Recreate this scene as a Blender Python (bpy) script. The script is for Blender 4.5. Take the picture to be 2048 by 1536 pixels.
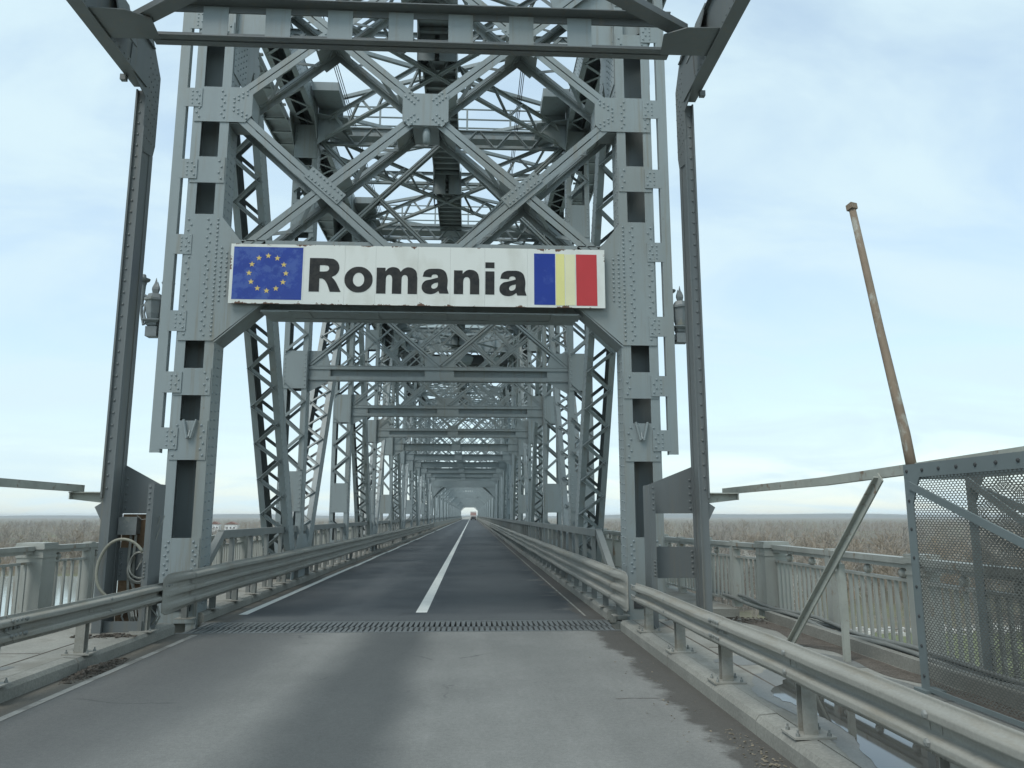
import bpy, bmesh, math, random
import numpy as np
from mathutils import Vector, Matrix
random.seed(7); rng = np.random.default_rng(7)
for o in list(bpy.data.objects): bpy.data.objects.remove(o, do_unlink=True)
S = bpy.context.scene; COL = S.collection

# ------------------------------------------------------------------ camera
PSI, PITCH, CAMZ = math.radians(2.968), math.radians(9.691), 1.8
cam = bpy.data.cameras.new('camera'); camo = bpy.data.objects.new('camera', cam); COL.objects.link(camo)
camo.location = (0, 0, CAMZ); camo.rotation_euler = (math.pi/2 + PITCH, 0, -PSI)
cam.sensor_width = 36; cam.lens = 1540/2048*36; cam.clip_start = .05; cam.clip_end = 60000
S.camera = camo
# ------------------------------------------------------------------ world
SUN_EL, SUN_AZ = math.radians(56), math.radians(222)      # compass style: from behind-left of the camera
wd = bpy.data.worlds.new('World'); S.world = wd; wd.use_nodes = True
nt = wd.node_tree; nt.nodes.clear()
def N(t, ty, **kw):
    n = t.nodes.new(ty)
    for k, v in kw.items(): setattr(n, k, v)
    return n
def sky_world():
    L = nt.links.new
    out = N(nt, 'ShaderNodeOutputWorld'); bg = N(nt, 'ShaderNodeBackground'); bg.inputs[1].default_value = .1
    sky = N(nt, 'ShaderNodeTexSky', sky_type='NISHITA', sun_disc=False)
    sky.sun_elevation = SUN_EL; sky.sun_rotation = SUN_AZ; sky.air_density = 1.2; sky.dust_density = .7; sky.ozone_density = 2.5
    tc = N(nt, 'ShaderNodeTexCoord'); sep = N(nt, 'ShaderNodeSeparateXYZ'); L(tc.outputs['Generated'], sep.inputs[0])
    mx = N(nt, 'ShaderNodeMath', operation='MAXIMUM'); L(sep.outputs[2], mx.inputs[0]); mx.inputs[1].default_value = 0
    ad = N(nt, 'ShaderNodeMath', operation='ADD'); L(mx.outputs[0], ad.inputs[0]); ad.inputs[1].default_value = .22
    dx = N(nt, 'ShaderNodeMath', operation='DIVIDE'); L(sep.outputs[0], dx.inputs[0]); L(ad.outputs[0], dx.inputs[1])
    dy = N(nt, 'ShaderNodeMath', operation='DIVIDE'); L(sep.outputs[1], dy.inputs[0]); L(ad.outputs[0], dy.inputs[1])
    cb = N(nt, 'ShaderNodeCombineXYZ'); L(dx.outputs[0], cb.inputs[0]); L(dy.outputs[0], cb.inputs[1])
    mp = N(nt, 'ShaderNodeMapping'); mp.inputs['Scale'].default_value = (.7, 1.1, 1); mp.inputs['Rotation'].default_value = (0, 0, .6); L(cb.outputs[0], mp.inputs[0])
    no = N(nt, 'ShaderNodeTexNoise'); no.inputs['Scale'].default_value = 2.0; no.inputs['Detail'].default_value = 9; no.inputs['Roughness'].default_value = .56; no.inputs['Distortion'].default_value = .7
    L(mp.outputs[0], no.inputs['Vector'])
    rp = N(nt, 'ShaderNodeMapRange', interpolation_type='SMOOTHSTEP'); L(no.outputs[0], rp.inputs[0])
    rp.inputs[1].default_value = .3; rp.inputs[2].default_value = .68; rp.inputs[3].default_value = .56; rp.inputs[4].default_value = .97
    mix = N(nt, 'ShaderNodeMix', data_type='RGBA'); L(rp.outputs[0], mix.inputs[0]); bs = N(nt, 'ShaderNodeMix', data_type='RGBA', blend_type='MULTIPLY'); bs.inputs[0].default_value = 1; L(sky.outputs[0], bs.inputs[6]); bs.inputs[7].default_value = (1.25, 1.25, 1.25, 1); L(bs.outputs[2], mix.inputs[6])
    mix.inputs[7].default_value = (4.25, 5.35, 5.8, 1)
    L(mix.outputs[2], bg.inputs[0]); L(bg.outputs[0], out.inputs[0])
sky_world()
sl = bpy.data.lights.new('sun', 'SUN'); sl.energy = 1.2; sl.angle = math.radians(25); sl.color = (1, .97, .92)
so = bpy.data.objects.new('sun', sl); COL.objects.link(so)
sd = Vector((math.sin(SUN_AZ)*math.cos(SUN_EL), math.cos(SUN_AZ)*math.cos(SUN_EL), math.sin(SUN_EL)))
so.rotation_euler = (-sd).to_track_quat('-Z', 'Y').to_euler(); so.location = sd*60
vs = S.view_settings; vs.view_transform = 'Standard'; vs.look = 'None'; vs.exposure = .78; vs.gamma = 1; vs.use_curve_mapping = False
S.cycles.max_bounces = 6; S.cycles.diffuse_bounces = 1; S.cycles.volume_bounces = 0

# ------------------------------------------------------------------ materials
def mat(name, base, rough=.55, var=.12, scale=3., metal=0., second=None, sec_amt=.0, sec_scale=1.2, sec_lo=.58, bump=.0, bscale=60., stretch=(1, 1, 1), spec=.4, fine=0., streak=0., rust=0.):
    m = bpy.data.materials.new(name); m.use_nodes = True; t = m.node_tree; L = t.links.new
    b = t.nodes['Principled BSDF']; b.inputs['Roughness'].default_value = rough; b.inputs['Metallic'].default_value = metal
    b.inputs['Specular IOR Level'].default_value = spec
    tc = N(t, 'ShaderNodeTexCoord'); mp = N(t, 'ShaderNodeMapping'); mp.inputs['Scale'].default_value = stretch; L(tc.outputs['Object'], mp.inputs[0])
    n1 = N(t, 'ShaderNodeTexNoise'); n1.inputs['Scale'].default_value = scale; n1.inputs['Detail'].default_value = 5; n1.inputs['Roughness'].default_value = .6; L(mp.outputs[0], n1.inputs['Vector'])
    r = N(t, 'ShaderNodeMapRange'); L(n1.outputs[0], r.inputs[0]); r.inputs[1].default_value = .25; r.inputs[2].default_value = .75; r.inputs[3].default_value = 1-var; r.inputs[4].default_value = 1+var
    mul = N(t, 'ShaderNodeMix', data_type='RGBA', blend_type='MULTIPLY'); mul.inputs[0].default_value = 1; mul.inputs[6].default_value = (*base, 1); L(r.outputs[0], mul.inputs[7])
    colr = mul.outputs[2]
    if fine:
        nf = N(t, 'ShaderNodeTexNoise'); nf.inputs['Scale'].default_value = bscale; nf.inputs['Detail'].default_value = 3; L(tc.outputs['Object'], nf.inputs['Vector'])
        rf = N(t, 'ShaderNodeMapRange'); L(nf.outputs[0], rf.inputs[0]); rf.inputs[1].default_value = .3; rf.inputs[2].default_value = .7; rf.inputs[3].default_value = 1-fine; rf.inputs[4].default_value = 1+fine
        m2 = N(t, 'ShaderNodeMix', data_type='RGBA', blend_type='MULTIPLY'); m2.inputs[0].default_value = 1; L(colr, m2.inputs[6]); L(rf.outputs[0], m2.inputs[7]); colr = m2.outputs[2]
    if second:
        n2 = N(t, 'ShaderNodeTexNoise'); n2.inputs['Scale'].default_value = sec_scale; n2.inputs['Detail'].default_value = 8; n2.inputs['Roughness'].default_value = .68; L(mp.outputs[0], n2.inputs['Vector'])
        r2 = N(t, 'ShaderNodeMapRange'); L(n2.outputs[0], r2.inputs[0]); r2.inputs[1].default_value = sec_lo; r2.inputs[2].default_value = sec_lo+.1; r2.inputs[3].default_value = 0; r2.inputs[4].default_value = sec_amt
        mx = N(t, 'ShaderNodeMix', data_type='RGBA'); L(r2.outputs[0], mx.inputs[0]); L(colr, mx.inputs[6]); mx.inputs[7].default_value = (*second, 1); colr = mx.outputs[2]
    if streak:
        ms = N(t, 'ShaderNodeMapping'); ms.inputs['Scale'].default_value = (5, 5, .22); L(tc.outputs['Object'], ms.inputs[0])
        n3 = N(t, 'ShaderNodeTexNoise'); n3.inputs['Scale'].default_value = 1.6; n3.inputs['Detail'].default_value = 6; n3.inputs['Roughness'].default_value = .65; L(ms.outputs[0], n3.inputs['Vector'])
        r3 = N(t, 'ShaderNodeMapRange'); L(n3.outputs[0], r3.inputs[0]); r3.inputs[1].default_value = .54; r3.inputs[2].default_value = .74; r3.inputs[3].default_value = 0; r3.inputs[4].default_value = streak
        m3 = N(t, 'ShaderNodeMix', data_type='RGBA'); L(r3.outputs[0], m3.inputs[0]); L(colr, m3.inputs[6]); m3.inputs[7].default_value = (.20, .17, .115, 1); colr = m3.outputs[2]
    if rust:
        n4 = N(t, 'ShaderNodeTexNoise'); n4.inputs['Scale'].default_value = 7; n4.inputs['Detail'].default_value = 8; n4.inputs['Roughness'].default_value = .75; L(tc.outputs['Object'], n4.inputs['Vector'])
        r4 = N(t, 'ShaderNodeMapRange'); L(n4.outputs[0], r4.inputs[0]); r4.inputs[1].default_value = .665; r4.inputs[2].default_value = .73; r4.inputs[3].default_value = 0; r4.inputs[4].default_value = rust
        m4 = N(t, 'ShaderNodeMix', data_type='RGBA'); L(r4.outputs[0], m4.inputs[0]); L(colr, m4.inputs[6]); m4.inputs[7].default_value = (.15, .08, .04, 1); colr = m4.outputs[2]
    L(colr, b.inputs['Base Color'])
    if bump:
        nb = N(t, 'ShaderNodeTexNoise'); nb.inputs['Scale'].default_value = bscale; nb.inputs['Detail'].default_value = 4; L(tc.outputs['Object'], nb.inputs['Vector'])
        bp = N(t, 'ShaderNodeBump'); bp.inputs['Strength'].default_value = bump; bp.inputs['Distance'].default_value = .01; L(nb.outputs[0], bp.inputs['Height']); L(bp.outputs[0], b.inputs['Normal'])
    return m
RUST = (.16, .075, .035); DUST = (.36, .34, .28)
M = {}
M['steel'] = mat('grey_bridge_paint', (.255, .293, .293), .42, .10, 1.3, second=(.235, .238, .205), sec_amt=.35, sec_scale=.9, sec_lo=.5, stretch=(1, 1, .25), bump=.08, bscale=30, streak=.6, rust=.75)
M['steel_far'] = mat('grey_bridge_paint_far', (.25, .292, .297), .55, .08, 1.0)
M['steel_dirty'] = mat('weathered_portal_paint', (.138, .152, .15), .45, .14, 1.6, second=RUST, sec_amt=.5, sec_scale=2.2, sec_lo=.66, stretch=(1, 1, .2), bump=.1, bscale=40, streak=.5, rust=.7)
M['rivet'] = mat('rivet_paint', (.24, .28, .284), .42, .08, 5)
M['seam'] = mat('dark_seam', (.05, .055, .055), .8, .1, 5)
M['rusty'] = mat('rusty_plate', (.20, .13, .075), .8, .3, 4, second=(.10, .06, .04), sec_amt=.8, sec_scale=3, sec_lo=.5, bump=.3, bscale=30)
M['galv'] = mat('dusty_galvanised', (0.2835, 0.279, 0.2448), .62, .14, 3.5, second=(.235, .215, .17), sec_amt=.65, sec_scale=3.2, sec_lo=.52, bump=.12, bscale=45, stretch=(1, .3, 2.2), fine=.07, rust=.35)
M['hand'] = mat('dusty_handrail_paint', (.21, .22, .205), .6, .12, 2., second=RUST, sec_amt=.5, sec_scale=3, sec_lo=.68)
M['balus'] = mat('flaking_white_railing_paint', (.355, .362, .325), .6, .16, 2.5, second=(.20, .125, .065), sec_amt=.8, sec_scale=4.5, sec_lo=.57, stretch=(1, 1, .35), bump=.2, bscale=40)
M['barpaint'] = mat('peeling_pale_paint', (.35, .365, .32), .65, .18, 3., second=(.17, .095, .05), sec_amt=.9, sec_scale=7, sec_lo=.57, bump=.25, bscale=50)
M['pole'] = mat('rusty_brown_pole', (.22, .17, .12), .75, .2, 4., second=(.36, .37, .32), sec_amt=.8, sec_scale=5, sec_lo=.55, bump=.2, bscale=40, stretch=(1, 1, .5))
M['gate'] = mat('dark_grey_gate_paint', (.15, .18, .18), .5, .1, 2, second=(.2, .22, .17), sec_amt=.5, sec_scale=3, sec_lo=.6)
M['mesh'] = mat('dark_mesh_steel', (.12, .125, .112), .6, .2, 9)
M['concrete'] = mat('pale_concrete', (0.264, 0.26, 0.228), .85, .16, 1.6, second=(.19, .18, .15), sec_amt=.75, sec_scale=1.1, sec_lo=.50, bump=.25, bscale=50, fine=.12)
M['kerb'] = mat('worn_kerb_concrete', (0.24, 0.2376, 0.208), .85, .2, 1.6, second=(.19, .185, .165), sec_amt=.65, sec_scale=1.3, sec_lo=.55, bump=.35, bscale=40, fine=.15)
M['dirt'] = mat('dark_dirt', (.11, .095, .078), .95, .3, 6, bump=.6, bscale=50, fine=.4)
M['line'] = mat('worn_white_road_paint', (.68, .69, .64), .7, .1, 3, second=(.22, .22, .21), sec_amt=.8, sec_scale=3.0, sec_lo=.60, fine=.1)
M['line_faint'] = mat('faded_white_road_paint', (.31, .305, .275), .8, .12, 3, second=(.19, .185, .165), sec_amt=.95, sec_scale=2.2, sec_lo=.47, fine=.15)
M['jointsteel'] = mat('worn_joint_steel', (.17, .18, .175), .5, .2, 6, metal=.3)
M['dark'] = mat('black_rubber', (.02, .02, .02), .7, .2, 8)
M['white'] = mat('sign_white_enamel', (.74, .75, .70), .35, .04, 1.5, second=(.52, .52, .46), sec_amt=.5, sec_scale=2.5, sec_lo=.56, stretch=(1, 1, .2))
M['blue'] = mat('wrinkled_blue_foil', (.008, .042, .30), .35, .1, 2.5, second=(.06, .12, .38), sec_amt=.7, sec_scale=4.2, sec_lo=.47, bump=.7, bscale=9, spec=.6)
M['flagblue'] = mat('flag_blue_foil', (.012, .04, .29), .35, .1, 2., second=(.07, .12, .40), sec_amt=.4, sec_scale=3, sec_lo=.52, bump=.15, bscale=9)
M['yellow'] = mat('faded_yellow_foil', (.78, .74, .30), .4, .05, 2)
M['cream'] = mat('bleached_yellow_foil', (.77, .75, .49), .4, .05, 2)
M['red'] = mat('flag_red_foil', (.52, .045, .05), .38, .08, 2, bump=.1, bscale=8)
M['black'] = mat('creased_black_foil', (.007, .007, .0065), .42, .3, 3, second=(.024, .022, .018), sec_amt=.9, sec_scale=5.5, sec_lo=.45, bump=.35, bscale=14, spec=.45)
M['star'] = mat('gold_foil', (.72, .55, .17), .4, .1, 4)
M['cable'] = mat('pale_cable', (.27, .275, .245), .6, .2, 9)
M['greybox'] = mat('grey_plastic_box', (.21, .22, .21), .55, .2, 5, second=(.36, .35, .29), sec_amt=.6, sec_scale=9, sec_lo=.56)
M['bark'] = mat('bare_winter_bark', (0.289, 0.2635, 0.2253), .9, .35, .02, second=(0.323, 0.238, 0.1445), sec_amt=.7, sec_scale=.011, sec_lo=.5)
M['bark_pale'] = mat('pale_birch_bark', (.55, .53, .47), .9, .25, .03)
M['truck'] = mat('pale_truck_panel', (.6, .55, .52), .4, .05, 1); M['truckred'] = mat('red_truck_panel', (.48, .31, .28), .4, .05, 1)
M['carpaint'] = mat('dark_car_paint', (.05, .055, .06), .25, .05, 1)
M['house'] = mat('white_render_wall', (.7, .7, .67), .8, .08, .5); M['roof'] = mat('brown_roof_tile', (.2, .11, .08), .8, .1, 1)
M['rock'] = mat('pale_riprap_stone', (.46, .45, .41), .9, .25, .3)
M['iron'] = mat('grey_cast_iron', (.17, .19, .19), .5, .15, 6, second=(.28, .27, .2), sec_amt=.6, sec_scale=5, sec_lo=.56)
M['grit'] = mat('tan_grit', (.22, .19, .14), .95, .35, 20)
M['shed'] = mat('pale_machine_house_panel', (.45, .52, .52), .6, .05, .4)

# ------------------------------------------------------------------ mesh helpers
V = Vector
class MB:
    def __init__(s): s.v = []; s.f = []
    def quad8(s, P):
        b = len(s.v); s.v += [tuple(p) for p in P]
        for q in ((0, 3, 2, 1), (4, 5, 6, 7), (0, 1, 5, 4), (1, 2, 6, 5), (2, 3, 7, 6), (3, 0, 4, 7)): s.f.append(tuple(b+i for i in q))
    def box(s, x0, x1, y0, y1, z0, z1):
        if x0 > x1: x0, x1 = x1, x0
        if y0 > y1: y0, y1 = y1, y0
        if z0 > z1: z0, z1 = z1, z0
        s.quad8([(x0, y0, z0), (x1, y0, z0), (x1, y1, z0), (x0, y1, z0), (x0, y0, z1), (x1, y0, z1), (x1, y1, z1), (x0, y1, z1)]); return s
    def beam(s, p0, p1, w, h, side):                 # w along side, h along (t x side)
        p0, p1 = V(p0), V(p1); t = (p1-p0).normalized(); e = V(side); e = (e-t*e.dot(t)).normalized(); n = t.cross(e)
        a, b = e*w/2, n*h/2
        s.quad8([p0-a-b, p0+a-b, p0+a+b, p0-a+b, p1-a-b, p1+a-b, p1+a+b, p1-a+b]); return s
    def prism(s, poly, ext):
        ext = V(ext); k = len(poly); b = len(s.v)
        s.v += [tuple(V(p)) for p in poly] + [tuple(V(p)+ext) for p in poly]
        s.f.append(tuple(b+i for i in range(k))[::-1]); s.f.append(tuple(b+k+i for i in range(k)))
        for i in range(k):
            j = (i+1) % k; s.f.append((b+i, b+j, b+k+j, b+k+i))
        return s
    def rivet(s, p, n, r=.018):
        r = r*1.3
        p, n = V(p), V(n); u = n.orthogonal().normalized(); w = n.cross(u); b = len(s.v); K = 6
        for rr, hh in ((1, 0), (.72, .5)):
            for i in range(K):
                a = 2*math.pi*i/K; s.v.append(tuple(p+(u*math.cos(a)+w*math.sin(a))*r*rr+n*(r*hh)))
        s.v.append(tuple(p+n*r*.72))
        for i in range(K):
            j = (i+1) % K; s.f.append((b+i, b+j, b+K+j, b+K+i)); s.f.append((b+K+i, b+K+j, b+2*K))
        return s
    def tube(s, pts, r, k=8, radii=None, cap=True):
        pts = [V(p) for p in pts]; b = len(s.v); n = len(pts); prev = None
        for i, p in enumerate(pts):
            t = (pts[min(i+1, n-1)]-pts[max(i-1, 0)]).normalized()
            u = t.orthogonal().normalized() if prev is None else (prev-t*prev.dot(t)).normalized()
            prev = u; w = t.cross(u); R = radii[i] if radii else r
            for j in range(k):
                a = 2*math.pi*j/k; s.v.append(tuple(p+(u*math.cos(a)+w*math.sin(a))*R))
        for i in range(n-1):
            for j in range(k):
                q = (j+1) % k; s.f.append((b+i*k+j, b+i*k+q, b+(i+1)*k+q, b+(i+1)*k+j))
        if cap: s.f.append(tuple(b+j for j in range(k))[::-1]); s.f.append(tuple(b+(n-1)*k+j for j in range(k)))
        return s
    def lathe(s, c, prof, k=12, sq=None):
        c = V(c); b = len(s.v); n = len(prof)
        for r, z in prof:
            for j in range(k):
                a = 2*math.pi*(j+.5)/k; s.v.append((c.x+r*math.cos(a), c.y+r*math.sin(a), c.z+z))
        for i in range(n-1):
            for j in range(k):
                q = (j+1) % k; s.f.append((b+i*k+j, b+i*k+q, b+(i+1)*k+q, b+(i+1)*k+j))
        s.f.append(tuple(b+j for j in range(k))[::-1]); s.f.append(tuple(b+(n-1)*k+j for j in range(k))); return s
    def sweep(s, prof, path, side, up=(0, 0, 1)):      # prof: list of (a,b): a along side vector(s), b along up ; open strip profile with thickness faked by doubling
        b = len(s.v); k = len(prof); up = V(up)
        for p, e in zip(path, side):
            p = V(p); e = V(e)
            for a, h in prof: s.v.append(tuple(p+e*a+up*h))
        for i in range(len(path)-1):
            for j in range(k-1): s.f.append((b+i*k+j, b+i*k+j+1, b+(i+1)*k+j+1, b+(i+1)*k+j))
        return s
    def mesh(s, name, smooth=False):
        me = bpy.data.meshes.new(name); me.from_pydata(s.v, [], s.f); me.validate(); me.update()
        bm = bmesh.new(); bm.from_mesh(me); bmesh.ops.recalc_face_normals(bm, faces=bm.faces); bm.to_mesh(me); bm.free()
        if smooth:
            for p in me.polygons: p.use_smooth = True
        return me
    def build(s, name, m, parent=None, smooth=False, kind=None):
        me = s.mesh(name, smooth); me.materials.append(M[m] if isinstance(m, str) else m)
        o = bpy.data.objects.new(name, me); COL.objects.link(o); adopt(o, parent)
        if kind: o['kind'] = kind
        return o
WLOC = {}
def adopt(o, parent):
    if parent is not None:
        o.parent = parent
        o.matrix_parent_inverse = Matrix.Translation(-V(WLOC.get(parent.name, (0, 0, 0))))
def thing(name, label, cat, loc=(0, 0, 0), group=None):
    o = bpy.data.objects.new(name, None); COL.objects.link(o); o.location = loc; o.empty_display_size = .3; WLOC[o.name] = tuple(loc)
    return tag(o, label, cat, group)
def tag(o, label, cat, group=None):
    o['label'] = label; o['category'] = cat
    if group: o['group'] = group
    return o
def struct(o): o['kind'] = 'structure'; return o
def inst(name, me, parent, mw):
    o = bpy.data.objects.new(name, me); COL.objects.link(o); adopt(o, parent); o.matrix_basis = mw; return o
def frame_matrix(p, ex, ey, ez):
    m = Matrix.Identity(4)
    for i, e in enumerate((ex, ey, ez)):
        for r in range(3): m[r][i] = e[r]
    m.translation = V(p); return m

X0 = -.95                                  # bridge axis
HI, HO = 3.70, 4.38                        # inner / outer face of the truss members from the axis
YP, PAN, NPAN = 13.8, 8.0, 10              # portal plane, panel length, panels
ZCH = 13.3                                 # underside of the top chord
DECKZ = .17
KL, KR = -4.55, 2.38                       # kerb faces
# ------------------------------------------------------------------ ground, river, deck, road
def sheet(name, pts, z, m, parent=None):
    mb = MB(); mb.v = [(x, y, z) for x, y in pts]; mb.f = [tuple(range(len(pts)))]
    o = mb.build(name, m, parent)
    return o
GZ = -20.
def ground_mat():
    m = mat('winter_floodplain_soil', (.155, .13, .10), .95, .3, .02, second=(.13, .135, .07), sec_amt=.8, sec_scale=.012, sec_lo=.47)
    return m
def build_ground():
    g = sheet('ground', [(-11000, -2500), (11000, -2500), (11000, 11000), (-11000, 11000)], GZ, ground_mat()); struct(g)
    w = bpy.data.materials.new('river_water'); w.use_nodes = True; t = w.node_tree; b = t.nodes['Principled BSDF']
    b.inputs['Base Color'].default_value = (.30, .33, .30, 1); b.inputs['Roughness'].default_value = .08; b.inputs['IOR'].default_value = 1.33
    tc = N(t, 'ShaderNodeTexCoord'); no = N(t, 'ShaderNodeTexNoise'); no.inputs['Scale'].default_value = .5; no.inputs['Detail'].default_value = 3
    bp = N(t, 'ShaderNodeBump'); bp.inputs['Strength'].default_value = .25; bp.inputs['Distance'].default_value = .15
    t.links.new(tc.outputs['Object'], no.inputs['Vector']); t.links.new(no.outputs[0], bp.inputs['Height']); t.links.new(bp.outputs[0], b.inputs['Normal'])
    pts = [(-6000, -1500), (45, -1500), (48, 60), (50, 150), (38, 225), (-20, 275), (-150, 292), (-600, 310), (-2500, 420), (-6000, 700)]
    struct(sheet('river', pts, GZ+.35, w))
    gm = mat('dull_green_grass', (.12, .135, .065), .95, .25, .1, second=(.2, .18, .11), sec_amt=.6, sec_scale=.08)
    struct(sheet('grass_bank', [(52, -200), (400, -200), (400, 160), (75, 147), (54, 140)], GZ+.06, gm))
    # low blue hills far away
    mb = MB(); n = 70; xs = np.linspace(-9500, 10500, n)
    for i, x in enumerate(xs):
        hgt = 9+10*math.sin(i*.31+.5)+7*math.sin(i*.83)+ (22 if x > 0 else 12)
        mb.v += [(x, 7800, GZ), (x, 8300, GZ+max(6, hgt)), (x, 10500, GZ)]
    for i in range(n-1):
        a = i*3; mb.f += [(a, a+1, a+4, a+3), (a+1, a+2, a+5, a+4)]
    struct(mb.build('hills', mat('distant_hill', (.10, .11, .09), .95, .15, .002)))
build_ground()

def road_mat(kind):
    """procedural asphalt; wear is laid out along the lanes (object X) and broken up by noise"""
    m = bpy.data.materials.new('asphalt_'+kind); m.use_nodes = True; t = m.node_tree; L = t.links.new; b = t.nodes['Principled BSDF']
    tc = N(t, 'ShaderNodeTexCoord'); sep = N(t, 'ShaderNodeSeparateXYZ'); L(tc.outputs['Object'], sep.inputs[0])
    def noise(scale, detail=5, stretch=(1, 1, 1), rough=.6):
        mp = N(t, 'ShaderNodeMapping'); mp.inputs['Scale'].default_value = stretch; L(tc.outputs['Object'], mp.inputs[0])
        n = N(t, 'ShaderNodeTexNoise'); n.inputs['Scale'].default_value = scale; n.inputs['Detail'].default_value = detail; n.inputs['Roughness'].default_value = rough; L(mp.outputs[0], n.inputs['Vector']); return n.outputs[0]
    def math_(op, a, c):
        n = N(t, 'ShaderNodeMath', operation=op)
        for i, q in enumerate((a, c)):
            if isinstance(q, (int, float)): n.inputs[i].default_value = q
            else: L(q, n.inputs[i])
        return n.outputs[0]
    def rng_(v, a, c, lo, hi, sm=True):
        n = N(t, 'ShaderNodeMapRange'); n.interpolation_type = 'SMOOTHSTEP' if sm else 'LINEAR'; L(v, n.inputs[0])
        for i, q in enumerate((a, c, lo, hi)): n.inputs[i+1].default_value = q
        return n.outputs[0]
    def mixc(f, a, c):
        n = N(t, 'ShaderNodeMix', data_type='RGBA'); L(f, n.inputs[0])
        for i, q in ((6, a), (7, c)):
            if isinstance(q, tuple): n.inputs[i].default_value = (*q, 1)
            else: L(q, n.inputs[i])
        return n.outputs[2]
    def mulc(c, v):
        n = N(t, 'ShaderNodeMix', data_type='RGBA', blend_type='MULTIPLY'); n.inputs[0].default_value = 1; L(c, n.inputs[6]); L(v, n.inputs[7]); return n.outputs[2]
    x, y = sep.outputs[0], sep.outputs[1]
    wob = math_('ADD', x, math_('MULTIPLY', math_('SUBTRACT', noise(.35, 3, (1, .4, 1)), .5), 1.1))
    if kind == 'near':
        c = mixc(rng_(noise(1.1, 7, (1, .12, 1)), .3, .72, 0, 1), (.182, .183, .168), (.222, .221, .203)); c = mulc(c, rng_(noise(.5, 4), .3, .7, .9, 1.08))
        band = math_('MULTIPLY', rng_(wob, -2.1, -1.35, 0, 1), rng_(wob, -.95, -.35, 1, 0))
        c = mixc(math_('MULTIPLY', band, .8), c, (0.0624, 0.0688, 0.0672))
        lane = math_('MULTIPLY', rng_(wob, -4.3, -3.6, 0, 1), rng_(wob, -3.0, -2.3, 1, 0))
        c = mixc(math_('MULTIPLY', lane, .45), c, (0.0858, 0.09126, 0.08814))
        lft = rng_(wob, -3.6, -1.9, .75, 0); c = mixc(lft, c, (0.0819, 0.0858, 0.08268))
    else:
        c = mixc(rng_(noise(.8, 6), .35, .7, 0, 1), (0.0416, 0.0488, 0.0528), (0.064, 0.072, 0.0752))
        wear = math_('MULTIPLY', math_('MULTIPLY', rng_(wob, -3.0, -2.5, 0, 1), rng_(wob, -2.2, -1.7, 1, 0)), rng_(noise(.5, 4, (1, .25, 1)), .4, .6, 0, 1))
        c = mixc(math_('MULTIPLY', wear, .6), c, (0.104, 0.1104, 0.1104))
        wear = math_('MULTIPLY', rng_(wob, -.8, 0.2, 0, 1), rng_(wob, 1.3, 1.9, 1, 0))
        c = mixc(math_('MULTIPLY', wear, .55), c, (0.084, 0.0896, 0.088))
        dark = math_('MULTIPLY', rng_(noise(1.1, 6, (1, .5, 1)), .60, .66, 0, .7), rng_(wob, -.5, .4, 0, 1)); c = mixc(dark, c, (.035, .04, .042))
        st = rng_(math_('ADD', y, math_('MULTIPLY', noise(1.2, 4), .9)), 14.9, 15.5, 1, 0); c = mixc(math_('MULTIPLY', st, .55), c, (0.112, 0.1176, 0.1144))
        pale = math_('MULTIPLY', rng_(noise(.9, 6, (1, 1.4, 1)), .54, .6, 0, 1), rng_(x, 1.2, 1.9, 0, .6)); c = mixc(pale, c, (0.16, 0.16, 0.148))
    # gritty dirt along both kerbs with a ragged border
    rag = math_('ADD', x, math_('MULTIPLY', math_('SUBTRACT', noise(1.6, 8, (.8, .8, 1), .72), .5), .85))
    c = mixc(rng_(rag, 1.93, 2.03, 0, .92, False), c, (.075, .07, .06))
    c = mixc(rng_(rag, -4.24, -4.10, .85, 0, False), c, (.12, .11, .088))
    c = mulc(c, rng_(noise(90, 3), .3, .7, .8, 1.2, False)); c = mulc(c, rng_(noise(24, 4), .3, .7, .87, 1.1, False)); c = mulc(c, rng_(noise(6, 6, (1, .6, 1)), .3, .7, .95, 1.05, False))
    vo = N(t, 'ShaderNodeTexVoronoi', feature='DISTANCE_TO_EDGE'); vo.inputs['Scale'].default_value = .42
    wv = N(t, 'ShaderNodeMix', data_type='VECTOR'); wn = N(t, 'ShaderNodeTexNoise'); wn.inputs['Scale'].default_value = 1.7; wn.inputs['Detail'].default_value = 6; L(tc.outputs['Object'], wn.inputs['Vector']); wv.inputs[0].default_value = .3; L(tc.outputs['Object'], wv.inputs[4]); L(wn.outputs['Color'], wv.inputs[5]); L(wv.outputs[1], vo.inputs['Vector'])
    ck = math_('MULTIPLY', rng_(vo.outputs[0], .0015, .006, 1, 0, False), rng_(noise(.45, 3), .54, .62, 0, .6)); c = mixc(ck, c, (.045, .047, .046))
    sp = rng_(noise(3.6, 2), .735, .75, 0, .55, False); c = mixc(sp, c, (.09, .092, .088))
    L(c, b.inputs['Base Color']); b.inputs['Roughness'].default_value = .82 if kind == 'near' else .7
    bp = N(t, 'ShaderNodeBump'); bp.inputs['Strength'].default_value = .35; bp.inputs['Distance'].default_value = .006; L(noise(140, 3), bp.inputs['Height']); L(bp.outputs[0], b.inputs['Normal'])
    return m
YEND = 380.
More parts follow.
